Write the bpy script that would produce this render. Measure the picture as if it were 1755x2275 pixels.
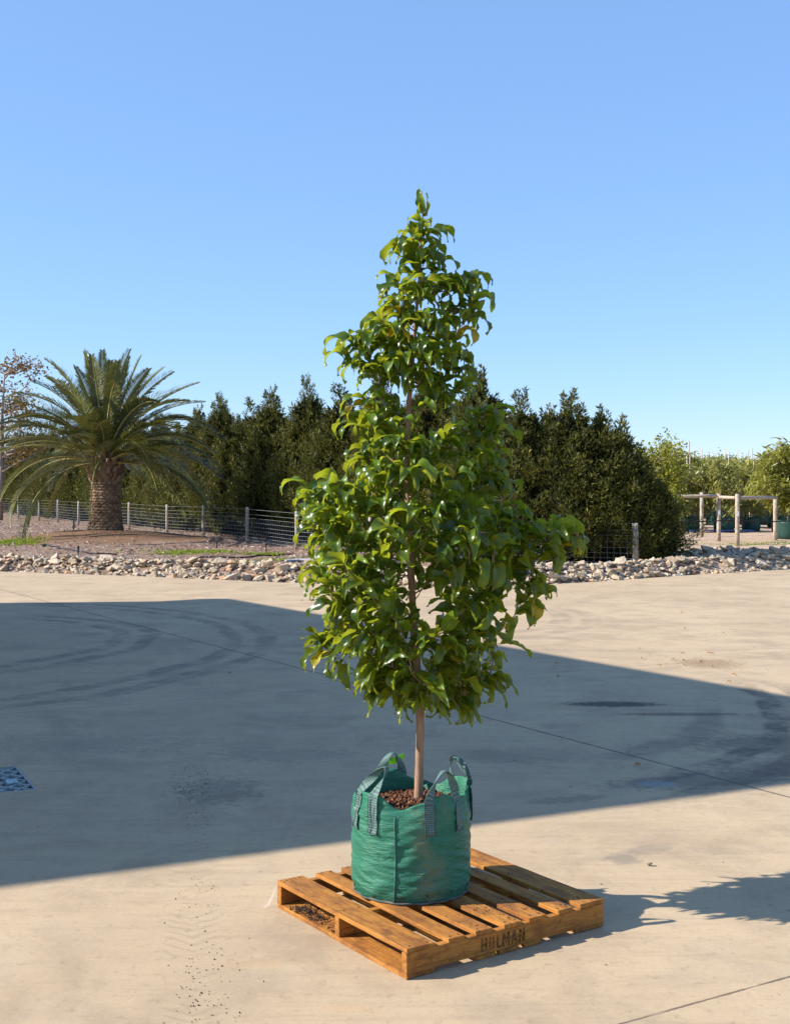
import bpy, bmesh, math, random
import numpy as np
from mathutils import Vector, Matrix
from mathutils.geometry import tessellate_polygon

# ------------------------------------------------------------------ clear
for o in list(bpy.data.objects):
    bpy.data.objects.remove(o, do_unlink=True)
scene = bpy.context.scene
COL = scene.collection
random.seed(7)
R = np.random.default_rng(7)

# ------------------------------------------------------------------ camera
CAM_H = 2.193
cd = bpy.data.cameras.new('camera')
cam = bpy.data.objects.new('camera', cd)
COL.objects.link(cam)
cam.location = (0, 0, CAM_H)
cam.rotation_euler = (math.radians(90), 0, 0)
cd.sensor_fit = 'HORIZONTAL'
cd.sensor_width = 36
cd.lens = 36 * 2793 / 1755
cd.shift_y = -60.5 / 1755
cd.clip_end = 3000
scene.camera = cam

# ------------------------------------------------------------------ light
SUN_EL = math.radians(34)
SUN_TRAVEL = math.radians(6)          # ground direction the light travels, from +x towards +y
SUN_STRENGTH, SKY_STRENGTH, EXPOSURE = 5.0, 0.15, 0.8
w = bpy.data.worlds.new('World')
scene.world = w
w.use_nodes = True
nt = w.node_tree
bg = nt.nodes['Background']
sky = nt.nodes.new('ShaderNodeTexSky')
sky.sky_type = 'NISHITA'
sky.sun_disc = False
sky.sun_elevation = SUN_EL
# the sun stands opposite to the travel direction; rotation is measured from +y clockwise
sx, sy = -math.cos(SUN_TRAVEL), -math.sin(SUN_TRAVEL)
sky.sun_rotation = math.atan2(sx, sy)
sky.air_density = 1.0
sky.dust_density = 0.0
sky.ozone_density = 6.0
# clear-day air: the whole dome is evened out with one pale blue
even = nt.nodes.new('ShaderNodeMix'); even.data_type = 'RGBA'
even.inputs[0].default_value = 0.57
even.inputs[7].default_value = (1.02, 1.78, 3.35, 1)
nt.links.new(sky.outputs[0], even.inputs[6])
nt.links.new(even.outputs[2], bg.inputs['Color'])
bg.inputs['Strength'].default_value = SKY_STRENGTH
ld = bpy.data.lights.new('sun', 'SUN')
ld.energy = SUN_STRENGTH
ld.angle = math.radians(0.53)
ld.color = (1.0, 0.93, 0.86)
sun = bpy.data.objects.new('sun', ld)
COL.objects.link(sun)
sdir = Vector((math.cos(SUN_EL) * math.cos(SUN_TRAVEL), math.cos(SUN_EL) * math.sin(SUN_TRAVEL), -math.sin(SUN_EL)))
sun.rotation_euler = sdir.to_track_quat('-Z', 'Y').to_euler()
sun.location = (-20, -2, 20)
vs = scene.view_settings
vs.view_transform = 'Standard'
vs.look = 'None'
vs.gamma = 1
vs.exposure = EXPOSURE
vs.use_curve_mapping = False
scene.cycles.max_bounces = 8
scene.cycles.transparent_max_bounces = 12

# ------------------------------------------------------------------ helpers
def px(u, v, Y):
    """a point of the place at depth Y seen at photograph position (u, v)"""
    return ((u - 877.5) * Y / 2793, Y, CAM_H - (v - 1077) * Y / 2793)

def tag(o, label=None, cat=None, group=None, kind=None):
    if label: o['label'] = label
    if cat: o['category'] = cat
    if group: o['group'] = group
    if kind: o['kind'] = kind
    return o

def link(o, parent=None):
    COL.objects.link(o)
    if parent is not None: o.parent = parent
    return o

def empty(name, loc=(0, 0, 0), rz=0.0):
    o = bpy.data.objects.new(name, None)
    o.empty_display_size = 0.1
    o.location = loc
    o.rotation_euler = (0, 0, rz)
    return link(o)

def mkmesh(name, verts, faces, mat=None, smooth=False, rnd=None):
    me = bpy.data.meshes.new(name)
    v = np.asarray(verts, dtype=np.float32)
    if isinstance(faces, np.ndarray):
        k = faces.shape[1]
        n = len(faces)
        me.vertices.add(len(v)); me.vertices.foreach_set('co', v.ravel())
        me.loops.add(n * k); me.loops.foreach_set('vertex_index', faces.astype(np.int32).ravel())
        me.polygons.add(n)
        me.polygons.foreach_set('loop_start', np.arange(0, n * k, k, dtype=np.int32))
        me.update(calc_edges=True)
    else:
        me.from_pydata(v.tolist(), [], faces)
    if rnd is not None:
        a = me.attributes.new('rnd', 'FLOAT', 'POINT')
        a.data.foreach_set('value', np.asarray(rnd, dtype=np.float32))
    if mat is not None: me.materials.append(mat)
    if smooth:
        me.polygons.foreach_set('use_smooth', np.ones(len(me.polygons), dtype=bool))
    me.update()
    return me

def obj(name, mesh, parent=None, loc=(0, 0, 0), rot=(0, 0, 0), scale=(1, 1, 1)):
    o = bpy.data.objects.new(name, mesh)
    o.location = loc; o.rotation_euler = rot; o.scale = scale
    return link(o, parent)

def copy_tree(o, parent=None):
    c = o.copy()
    COL.objects.link(c)
    c.parent = parent
    for ch in list(o.children):
        copy_tree(ch, c)
    return c

def tube(path, radii, n=8, cap=True):
    P = np.asarray(path, float)
    rad = np.broadcast_to(np.asarray(radii, float), (len(P),))
    T = np.gradient(P, axis=0)
    T /= np.linalg.norm(T, axis=1)[:, None] + 1e-12
    ref = np.array([0, 0, 1.0]) if abs(T[0][2]) < 0.9 else np.array([1.0, 0, 0])
    U = np.cross(T[0], ref); U /= np.linalg.norm(U)
    verts, faces = [], []
    ang = np.linspace(0, 2 * np.pi, n, endpoint=False)
    for i in range(len(P)):
        U = U - T[i] * np.dot(U, T[i]); U /= np.linalg.norm(U) + 1e-12
        V = np.cross(T[i], U)
        for a in ang:
            verts.append(P[i] + rad[i] * (math.cos(a) * U + math.sin(a) * V))
    for i in range(len(P) - 1):
        for j in range(n):
            k = (j + 1) % n
            faces.append((i * n + j, i * n + k, (i + 1) * n + k, (i + 1) * n + j))
    if cap:
        faces.append(tuple(range(n))[::-1])
        faces.append(tuple(range((len(P) - 1) * n, len(P) * n)))
    return verts, faces

class MB:
    """collects pieces of ONE mesh"""
    def __init__(s): s.v, s.f = [], []
    def add(s, vf):
        b = len(s.v)
        s.v += [tuple(p) for p in vf[0]]
        s.f += [tuple(b + i for i in f) for f in vf[1]]
        return s
    def tube(s, path, radii, n=8): return s.add(tube(path, radii, n))
    def box(s, lo, hi):
        x0, y0, z0 = lo; x1, y1, z1 = hi
        v = [(x0,y0,z0),(x1,y0,z0),(x1,y1,z0),(x0,y1,z0),(x0,y0,z1),(x1,y0,z1),(x1,y1,z1),(x0,y1,z1)]
        f = [(0,3,2,1),(4,5,6,7),(0,1,5,4),(1,2,6,5),(2,3,7,6),(3,0,4,7)]
        return s.add((v, f))
    def mesh(s, name, mat=None, smooth=False): return mkmesh(name, s.v, s.f, mat, smooth)

def unit(a): return a / (np.linalg.norm(a, axis=-1, keepdims=True) + 1e-9)

def quads(P, D, S, L, W, mid=0.45, droop=0.0):
    """many leaf-like kites: base P, direction D, side S"""
    n = len(P)
    L = np.broadcast_to(L, (n,))[:, None]; W = np.broadcast_to(W, (n,))[:, None]
    a = P
    dz = np.array([0, 0, -1.0]) * droop * L
    b = P + D * L * mid + S * W * .5
    c = P + D * L + dz
    d = P + D * L * mid - S * W * .5
    V = np.stack([a, b, c, d], 1).reshape(-1, 3)
    F = np.arange(4 * n).reshape(-1, 4)
    return V, F

# ------------------------------------------------------------------ shader helper
class NT:
    def __init__(s, name):
        s.m = bpy.data.materials.new(name); s.m.use_nodes = True
        s.t = s.m.node_tree
        s.b = s.t.nodes['Principled BSDF']
        s.out = s.t.nodes['Material Output']
    def n(s, typ, **kw):
        nd = s.t.nodes.new(typ)
        for k, v in kw.items(): setattr(nd, k, v)
        return nd
    def put(s, sock, val):
        if isinstance(val, bpy.types.NodeSocket): s.t.links.new(val, sock)
        elif isinstance(val, (tuple, list)) and len(val) == 3 and sock.type == 'RGBA': sock.default_value = (*val, 1)
        else: sock.default_value = val
    def math(s, op, a, b=0.0, c=0.0, clamp=False):
        nd = s.n('ShaderNodeMath', operation=op, use_clamp=clamp)
        s.put(nd.inputs[0], a); s.put(nd.inputs[1], b); s.put(nd.inputs[2], c)
        return nd.outputs[0]
    def add(s, a, b): return s.math('ADD', a, b)
    def sub(s, a, b): return s.math('SUBTRACT', a, b)
    def mul(s, a, b): return s.math('MULTIPLY', a, b)
    def ss(s, v, lo, hi, a=0.0, b=1.0):
        nd = s.n('ShaderNodeMapRange', interpolation_type='SMOOTHSTEP')
        s.put(nd.inputs[0], v); nd.inputs[1].default_value = lo; nd.inputs[2].default_value = hi
        nd.inputs[3].default_value = a; nd.inputs[4].default_value = b
        return nd.outputs[0]
    def mix(s, f, a, b):
        nd = s.n('ShaderNodeMix', data_type='RGBA')
        s.put(nd.inputs[0], f); s.put(nd.inputs[6], a); s.put(nd.inputs[7], b)
        return nd.outputs[2]
    def coord(s, kind='Object'): return s.n('ShaderNodeTexCoord').outputs[kind]
    def mapping(s, v, scale=(1, 1, 1), rot=(0, 0, 0), loc=(0, 0, 0)):
        nd = s.n('ShaderNodeMapping'); s.put(nd.inputs[0], v)
        nd.inputs['Scale'].default_value = scale; nd.inputs['Rotation'].default_value = rot
        nd.inputs['Location'].default_value = loc
        return nd.outputs[0]
    def noise(s, v, scale, detail=4, rough=0.55, dist=0.0):
        nd = s.n('ShaderNodeTexNoise'); s.put(nd.inputs['Vector'], v)
        nd.inputs['Scale'].default_value = scale; nd.inputs['Detail'].default_value = detail
        nd.inputs['Roughness'].default_value = rough; nd.inputs['Distortion'].default_value = dist
        return nd.outputs[0]
    def voro(s, v, scale, feature='F1', out='Distance', rand=1.0):
        nd = s.n('ShaderNodeTexVoronoi', feature=feature); s.put(nd.inputs['Vector'], v)
        nd.inputs['Scale'].default_value = scale
        nd.inputs['Randomness'].default_value = rand
        return nd.outputs[out]
    def wave(s, v, scale, dist=0.0, detail=2, dscale=1.0, direction='X', profile='SIN'):
        nd = s.n('ShaderNodeTexWave', bands_direction=direction, wave_profile=profile); s.put(nd.inputs['Vector'], v)
        nd.inputs['Scale'].default_value = scale; nd.inputs['Distortion'].default_value = dist
        nd.inputs['Detail'].default_value = detail; nd.inputs['Detail Scale'].default_value = dscale
        return nd.outputs[1]
    def attr(s, name='rnd'):
        nd = s.n('ShaderNodeAttribute'); nd.attribute_name = name
        return nd.outputs['Fac']
    def objrand(s): return s.n('ShaderNodeObjectInfo').outputs['Random']
    def xyz(s, v):
        nd = s.n('ShaderNodeSeparateXYZ'); s.put(nd.inputs[0], v)
        return nd.outputs
    def bump(s, h, strength=0.3, dist=0.01):
        nd = s.n('ShaderNodeBump'); s.put(nd.inputs['Height'], h)
        nd.inputs['Strength'].default_value = strength; nd.inputs['Distance'].default_value = dist
        s.t.links.new(nd.outputs[0], s.b.inputs['Normal'])
        return nd.outputs[0]
    def set(s, color=None, rough=None, spec=None, metal=None):
        if color is not None: s.put(s.b.inputs['Base Color'], color)
        if rough is not None: s.put(s.b.inputs['Roughness'], rough)
        if spec is not None: s.put(s.b.inputs['Specular IOR Level'], spec)
        if metal is not None: s.put(s.b.inputs['Metallic'], metal)
        return s.m

def leaf_material(name, dark, light, trans, rough=0.4, tfac=0.3, spec=0.4, hue=None, vein=False):
    N = NT(name)
    r = N.math('FRACT', N.add(N.attr(), N.objrand()))
    c = N.mix(r, dark, light)
    nz = N.noise(N.coord(), 3.0 if not vein else 25.0, 3)
    c = N.mix(N.ss(nz, .35, .7, 0, .45), c, tuple(x * .62 for x in dark))
    if hue: c = N.mix(N.ss(r, .982, .988), c, hue)
    N.set(c, rough, spec)
    if vein:
        c = N.mix(N.ss(N.noise(N.coord(), 9, 3), .5, .7, 0, .35), c, light); N.set(c)
        N.bump(N.noise(N.coord(), 55, 2), .25, .004)
    t = N.n('ShaderNodeBsdfTranslucent')
    tc = N.mix(r, tuple(x * .75 for x in trans), trans)
    if hue: tc = N.mix(N.ss(r, .982, .988), tc, hue)
    N.put(t.inputs['Color'], tc)
    mx = N.n('ShaderNodeMixShader'); mx.inputs[0].default_value = tfac
    N.t.links.new(N.b.outputs[0], mx.inputs[1]); N.t.links.new(t.outputs[0], mx.inputs[2])
    N.t.links.new(mx.outputs[0], N.out.inputs['Surface'])
    return N.m

def simple(name, color, rough=0.7, var=0.25, scale=8, bump=0.0, spec=0.3, metal=0.0):
    N = NT(name)
    nz = N.noise(N.coord(), scale, 5)
    c = N.mix(N.ss(nz, .3, .7), tuple(x * (1 - var) for x in color), tuple(min(1, x * (1 + var)) for x in color))
    N.set(c, rough, spec, metal)
    if bump: N.bump(N.noise(N.coord(), scale * 4, 4), bump, .01)
    return N.m

# ------------------------------------------------------------------ concrete yard
def concrete_material():
    N = NT('yard_concrete')
    P = N.n('ShaderNodeNewGeometry').outputs['Position']
    X, Y, Z = N.xyz(P)
    big = N.noise(P, .35, 5, .6, .6)
    med = N.noise(P, 2.2, 6, .6, .3)
    fine = N.noise(P, 45, 4, .7)
    swirl = N.noise(N.mapping(P, (3.2, .7, 1), (0, 0, .5)), 1.3, 5, .6, 1.2)
    c = N.mix(N.ss(big, .3, .72), (.52, .395, .24), (.44, .33, .203))
    c = N.mix(N.ss(med, .45, .75, 0, .5), c, (.36, .275, .19))
    c = N.mix(N.ss(swirl, .5, .78, 0, .4), c, (.50, .40, .27))
    c = N.mix(N.ss(fine, .3, .75, 0, .22), c, (.28, .215, .15))
    blot = N.noise(P, 1.15, 8, .72, .4)
    c = N.mix(N.ss(blot, .45, .68, 0, .6), c, (.30, .222, .142))
    brush = N.noise(N.mapping(P, (.5, 6, 1), (0, 0, -.12)), 1.6, 6, .7, .8)
    c = N.mix(N.ss(brush, .47, .72, 0, .45), c, (.32, .24, .158))
    grit = N.noise(P, 14, 7, .8)
    c = N.mix(N.ss(grit, .53, .68, 0, .55), c, (.25, .18, .115))
    pock = N.mul(N.ss(N.voro(P, 26), .05, .13, .5, 0), N.ss(N.noise(P, 3, 3), .45, .6))
    c = N.mix(pock, c, (.20, .15, .10))
    # joints sawn into the slab
    def line(x0, y0, x1, y1, wd, f):
        nonlocal c
        dx, dy = x1 - x0, y1 - y0
        L = math.hypot(dx, dy)
        d = N.math('ABSOLUTE', N.add(N.add(N.mul(X, -dy / L), N.mul(Y, dx / L)), (x0 * dy - y0 * dx) / L))
        wob = N.mul(N.sub(N.noise(P, 5, 6, .8), .5), .03)
        d = N.math('ABSOLUTE', N.add(d, wob))
        brk = N.ss(N.noise(P, 2.5, 3), .25, .42)
        c = N.mix(N.mul(N.ss(d, wd * .4, wd, f, 0), brk), c, (.10, .075, .055))
    line(.92, 5.11, 1.76, 5.6, .010, .85)
    line(-3.46, 18.7, 1.45, 10.9, .02, .8)
    line(4.2, 15.8, 12, 19.5, .016, .35)
    # tyre marks
    def ring(cx, cy, r, wd, f, col=(.10, .09, .08), xmin=None, ymax=None, soft=.5):
        nonlocal c
        dx = N.sub(X, cx); dy = N.sub(Y, cy)
        d = N.math('SQRT', N.add(N.mul(dx, dx), N.mul(dy, dy)))
        d = N.add(d, N.mul(N.sub(N.noise(P, .55, 3), .5), .55))
        d = N.math('ABSOLUTE', N.sub(d, r))
        m = N.ss(d, wd * soft, wd, f, 0)
        m = N.mul(m, N.ss(N.noise(P, 1.1, 7, .8), .36, .62))
        if xmin is not None: m = N.mul(m, N.ss(X, xmin, xmin + 1.0))
        if ymax is not None: m = N.mul(m, N.ss(Y, ymax - 1.5, ymax, 1, 0))
        c = N.mix(m, c, col)
    for cx, cy, r in ((-7.2, 17.5, 3.3), (-8.2, 17.1, 6.0)):
        ring(cx, cy, r, .17, .5, xmin=cx + .5); ring(cx, cy, r + .46, .17, .5, xmin=cx + .5)
    ring(-1.2, 13.2, 5.0, .16, .8, (.09, .075, .06), 1.2, 14.5); ring(-1.2, 13.2, 5.42, .14, .55, (.09, .075, .06), 1.2, 14.5)
    ring(-1.2, 13.2, 4.35, .2, .35, xmin=1.2, ymax=14)
    ring(-.4, 21, 3.2, .2, .3, xmin=1.2, ymax=23); ring(-.4, 21, 3.65, .2, .3, xmin=1.2, ymax=23)
    ring(5, 24, 4.2, .2, .16, xmin=3); ring(6.5, 20.2, 3.1, .16, .14)
    ring(1.9, 6.2, 1.36, .10, .2, xmin=.6)
    ring(2.2, 30, 12, .25, .14); ring(2.2, 30, 13.4, .3, .14)
    # dark wet and oily patches with ragged edges
    def patch(cx, cy, rx, ry, f, col=(.07, .06, .045), rag=.9, rot=0.0):
        nonlocal c
        dx = N.sub(X, cx); dy = N.sub(Y, cy)
        u = N.mul(N.add(N.mul(dx, math.cos(rot)), N.mul(dy, math.sin(rot))), 1 / rx)
        v = N.mul(N.sub(N.mul(dy, math.cos(rot)), N.mul(dx, math.sin(rot))), 1 / ry)
        d = N.math('SQRT', N.add(N.mul(u, u), N.mul(v, v)))
        d = N.add(d, N.mul(N.sub(N.noise(P, 11, 8, .82), .5), rag * 2))
        c = N.mix(N.ss(d, .55, 1.1, f, 0), c, col)
    patch(2.18, 12.55, .55, .18, .85)
    patch(2.75, 12.0, .7, .1, .55)
    patch(3.3, 10.6, .9, .45, .5, (.10, .08, .06), 1.6)
    patch(2.4, 9.35, 1.0, .25, .55, (.12, .10, .08), 1.6, .25)
    patch(3.2, 9.8, .8, .3, .45, (.13, .10, .08), 1.7, .3)
    patch(1.92, 9.2, .17, .12, .4, (.30, .36, .38), 1.0)
    patch(1.05, 10.2, .6, .35, .28, (.16, .12, .09), 1.5)
    patch(1.2, 8.75, .35, .1, .35, (.13, .10, .08), 1.2, .3)
    patch(3.85, 15.4, .45, .5, .55, (.24, .15, .08), 1.6)
    patch(1.33, 7.36, .12, .12, .5, (.14, .13, .11), 1.0, .3)
    patch(1.52, 7.55, .2, .1, .35, (.18, .16, .13), .6, .5)
    patch(-2.6, 10.6, .9, .4, .22, (.14, .12, .10), 2.4)
    patch(-.9, 10.2, .6, .3, .28, (.13, .11, .09), 2.6)
    patch(-1.25, 9.0, .3, .4, .45, (.12, .10, .08), 2.8)
    patch(-.2, 5.25, .12, .06, .28, (.50, .32, .15), 1.8)
    patch(-.65, 5.75, .16, .06, .24, (.50, .32, .15), 1.8)
    patch(.2, 8.4, .5, .1, .2, (.15, .13, .11), 1.4)
    # small round spots
    vd = N.voro(N.add(P, 0.0) if False else P, 2.6)
    sp = N.mul(N.ss(vd, .028, .07, .8, 0), N.ss(N.noise(P, .55, 2), .42, .55))
    c = N.mix(sp, c, (.13, .10, .075))
    vd2 = N.voro(P, 9)
    sp2 = N.mul(N.ss(vd2, .03, .085, .6, 0), N.ss(N.noise(P, .9, 3), .5, .62))
    c = N.mix(sp2, c, (.16, .12, .09))
    # muddy tread print
    ax, ay, bx_, by_ = -1.5, 9.2, -.74, 4.6
    L = math.hypot(bx_ - ax, by_ - ay)
    tx, ty = (bx_ - ax) / L, (by_ - ay) / L
    al = N.add(N.mul(X, tx), N.mul(Y, ty))
    ac = N.add(N.add(N.mul(X, -ty), N.mul(Y, tx)), ax * ty - ay * tx)
    aa = N.math('ABSOLUTE', ac)
    ph = N.add(N.mul(al, 70), N.add(N.mul(aa, 55), N.mul(N.noise(P, 4, 4), 11)))
    tread = N.mul(N.ss(N.math('SINE', ph), .1, .8), N.ss(aa, .10, .17, 1, 0))
    tread = N.mul(tread, N.ss(N.noise(P, 1.6, 4, .6), .42, .6))
    c = N.mix(N.mul(tread, .2), c, (.20, .15, .105))
    N.set(c, .86, .25)
    h = N.add(N.mul(fine, .6), N.add(N.mul(grit, .9), N.add(N.mul(med, .8), N.mul(tread, .5))))
    N.bump(h, .14, .010)
    return N.m

EDGE = np.array([(-70,54),(-45,44),(-16,34.4),(-9.99,31.78),(-6.25,30.21),(-1.76,27.75),(0.22,26.95),(1.5,26.85),(3.47,27.5),(6.73,30.21),(10.25,32.62),(20,38),(45,50),(70,60)], float)
ex = np.linspace(-70, 70, 281)
ey = np.interp(ex, EDGE[:,0], EDGE[:,1])
k_ = np.ones(7) / 7
ey = np.convolve(np.pad(ey, 3, mode='edge'), k_, 'valid')
def edge_y(x): return np.interp(x, ex, ey)

# drain opening (square turned to the yard's axes)
G0 = np.array([-2.95, 9.79]); GD = np.array([.45, -.893]); GL = np.array([-.893, -.45]); GS = .82
gr = [G0, G0 + GD * GS, G0 + (GD + GL) * GS, G0 + GL * GS]
outer = [(-70, -30), (70, -30)] + [(x, y) for x, y in zip(ex[::-1], ey[::-1])]
def tess_sheet(z):
    polys = [[Vector((*p, 0)) for p in outer], [Vector((*p, 0)) for p in gr]]
    flat = [p for q in polys for p in q]
    tri = tessellate_polygon(polys)
    v = [(p.x, p.y, z) for p in flat]
    f = []
    for a, b, c_ in tri:
        n = (flat[b] - flat[a]).cross(flat[c_] - flat[a])
        f.append((a, b, c_) if n.z > 0 else (a, c_, b))
    n0 = len(outer)
    b0 = len(v)
    v += [(x, y, z - .16) for x, y in outer]
    for i in range(n0):
        j = (i + 1) % n0
        f.append((i, b0 + i, b0 + j, j))
    return v, f
v, f = tess_sheet(0)
yard = obj('concrete_yard', mkmesh('concrete_yard', v, f, concrete_material()))
tag(yard, 'beige concrete yard with tyre marks and stains', 'pavement', kind='structure')

# ------------------------------------------------------------------ terrain
PALM = np.array([-11.05, 48.0])
def terrain_z(x, y):
    s = y - edge_y(x)
    z = -.09 + np.clip(s / .8, 0, 1) * .10
    d = np.hypot((x - PALM[0]) * .8, y - PALM[1] + .3)
    z = z + .47 * np.exp(-(d / 3.0) ** 2.2)
    d2 = np.hypot((x + 13.5) * .5, y - 42)
    z = z + .12 * np.exp(-(d2 / 2.5) ** 2)
    z = z + np.where(s > .3, .03 * np.sin(x * 1.7 + y * .6) * np.sin(y * 1.1 - x * .4) + .02 * np.sin(x * 4.1 + 1) * np.sin(y * 3.3), 0)
    # rubble bank
    z = z + .27 * np.exp(-((s - 1.15) / .62) ** 2)
    rb = np.exp(-(((x - 9.3) / 1.9) ** 2 + ((y - 35.0) / 1.1) ** 2))
    return z + .38 * rb
def soil_material(name, cols, mound=False):
    N = NT(name)
    P = N.n('ShaderNodeNewGeometry').outputs['Position']
    a = N.noise(P, .5, 5, .6); b = N.noise(P, 9, 5, .7); v = N.voro(P, 16, out='Color')
    r = N.xyz(v)[0]
    c = N.mix(N.ss(a, .35, .65), cols[0], cols[1])
    c = N.mix(N.ss(b, .4, .7, 0, .6), c, cols[2])
    c = N.mix(N.mul(N.ss(r, .55, .95), .7), c, cols[3])
    if mound:
        X_, Y_, Z_ = N.xyz(P)
        dx = N.mul(N.sub(X_, PALM[0]), .75); dy = N.sub(Y_, PALM[1] - 1.2)
        d = N.add(N.math('SQRT', N.add(N.mul(dx, dx), N.mul(dy, dy))), N.mul(N.sub(a, .5), 3.5))
        c = N.mix(N.ss(d, 2.2, 3.6, .85, 0), c, (.20, .115, .062))
    N.set(c, .95, .15)
    N.bump(N.add(b, N.mul(r, .6)), .8, .04)
    return N.m
M_mulch = soil_material('mulch', ((.20, .125, .08), (.27, .18, .125), (.13, .08, .05), (.42, .33, .27)), True)
M_gravel = soil_material('gravel', ((.44, .31, .20), (.48, .35, .24), (.30, .20, .13), (.58, .45, .33)))
def terrain_sheet(name, xs, ys, mask, mat, label, cat):
    X, Y = np.meshgrid(xs, ys)
    Z = terrain_z(X, Y)
    V = np.stack([X, Y, Z], -1).reshape(-1, 3)
    nx, ny = len(xs), len(ys)
    i, j = np.meshgrid(np.arange(nx - 1), np.arange(ny - 1))
    F = np.stack([j * nx + i, j * nx + i + 1, (j + 1) * nx + i + 1, (j + 1) * nx + i], -1).reshape(-1, 4)
    cx = V[F][:, :, 0].mean(1); cy = V[F][:, :, 1].mean(1)
    F = F[mask(cx, cy)]
    o = obj(name, mkmesh(name, V, F, mat, True))
    return tag(o, label, cat, kind='structure')
def split_x(y): return 7.9 + (y - 33) * .14
xs = np.arange(-48, 48, .4); ys = np.arange(24, 112, .4)
keep = lambda x, y: y - edge_y(x) > -.9
terrain_sheet('garden_bed', xs, ys, lambda x, y: keep(x, y) & (x < split_x(y)), M_mulch, 'brown mulched garden bed under the palm and hedge', 'garden bed')
terrain_sheet('gravel_yard', xs, ys, lambda x, y: keep(x, y) & (x >= split_x(y)), M_gravel, 'tan gravel standing ground for the potted trees', 'gravel')
v = [(-1500, -1500, -.6), (1500, -1500, -.6), (1500, 1500, -.6), (-1500, 1500, -.6)]
tag(obj('ground', mkmesh('ground', v, [(0, 1, 2, 3)], soil_material('far_earth', ((.26, .19, .12), (.22, .18, .10), (.16, .13, .07), (.32, .26, .18))))), 'flat earth reaching the horizon', 'ground', kind='structure')

# mulch chips strewn on the bed
n = 26000
cx = R.uniform(-30, 8, n); cy = edge_y(cx) + 1.5 + R.uniform(0, 1, n) ** 1.3 * 34
k = (cx < split_x(cy)) & ((np.hypot((cx - PALM[0]) * .75, cy - PALM[1] + 1.2) > 3.0) | (R.uniform(0, 1, n) < .25))
cx, cy = cx[k], cy[k]; n = len(cx)
P = np.stack([cx, cy, terrain_z(cx, cy) + .02], -1)
az = R.uniform(0, 2 * np.pi, n)
D = unit(np.stack([np.cos(az), np.sin(az), R.normal(0, .35, n)], -1))
S = unit(np.cross(D, np.array([0, 0, 1.0])) + np.stack([R.normal(0, .2, n), R.normal(0, .2, n), R.normal(0, .45, n)], -1))
V, F = quads(P, D, S, R.uniform(.07, .2, n), R.uniform(.025, .06, n), .5)
N = NT('wood_chip'); r = N.attr()
c = N.mix(r, (.16, .09, .055), (.40, .31, .25)); c = N.mix(N.ss(r, .8, .95), c, (.58, .50, .44)); N.set(c, .9, .15)
tag(obj('mulch_chips', mkmesh('mulch_chips', V, F, N.m, rnd=np.repeat(R.uniform(0, 1, n), 4))), 'loose wood chip mulch strewn over the garden bed', 'mulch', kind='stuff')

# ------------------------------------------------------------------ the shed beside the yard (its shadow crosses the concrete)
M_clad = NT('shed_cladding'); wv = M_clad.wave(M_clad.coord(), 6.5, 0, 0, 1, 'X'); M_clad.set((.10, .105, .10), .6, .3); M_clad.bump(wv, .6, .03); M_clad = M_clad.m
H = 7.6
off = np.array([math.cos(SUN_TRAVEL), math.sin(SUN_TRAVEL)]) / math.tan(SUN_EL) * H
S_near = np.array([5.75, 10.52]); S_far = np.array([-3.19, 24.2])
fp = [S_near - off, S_far - off, S_far - off + 22 * np.array([-.815, -.579]), S_near - off + 22 * np.array([-.906, -.424])]
o2 = np.array(fp[0]); fp = [np.array(q) - o2 for q in fp]
shed = empty('shed', (o2[0], o2[1], 0))
tag(shed, 'tall dark metal shed whose shadow crosses the concrete yard', 'building')
cen = sum(fp) / 4
def prism(poly, z0, z1):
    n_ = len(poly)
    area = sum(poly[q][0] * poly[(q + 1) % n_][1] - poly[(q + 1) % n_][0] * poly[q][1] for q in range(n_))
    if area < 0: poly = poly[::-1]
    V_ = [(*q, z0) for q in poly] + [(*q, z1) for q in poly]
    F_ = [tuple(range(n_))[::-1], tuple(range(n_, 2 * n_))] + [(q, (q + 1) % n_, n_ + (q + 1) % n_, n_ + q) for q in range(n_)]
    return V_, F_
inner = [q + unit(cen - q) * .5 for q in fp]
core = [q + unit(cen - q) * .72 for q in fp]
for q in range(4):
    a, b = inner[q], inner[(q + 1) % 4]; c_, d_ = core[(q + 1) % 4], core[q]
    obj('wall', mkmesh('wall', *prism([a, b, c_, d_], 0, H - .36), M_clad), shed)
obj('roof', mkmesh('roof', *prism(fp, H - .34, H), M_clad), shed)
a, b = inner[0] * .65 + inner[1] * .35, inner[0] * .35 + inner[1] * .65
nrm = unit((inner[0] + inner[1]) / 2 - cen); nrm = nrm
obj('roller_door', mkmesh('roller_door', *prism([a + nrm * .01, b + nrm * .01, b + nrm * .07, a + nrm * .07], .02, 4.6), simple('roller_door', (.36, .38, .38), .5)), shed)

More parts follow.
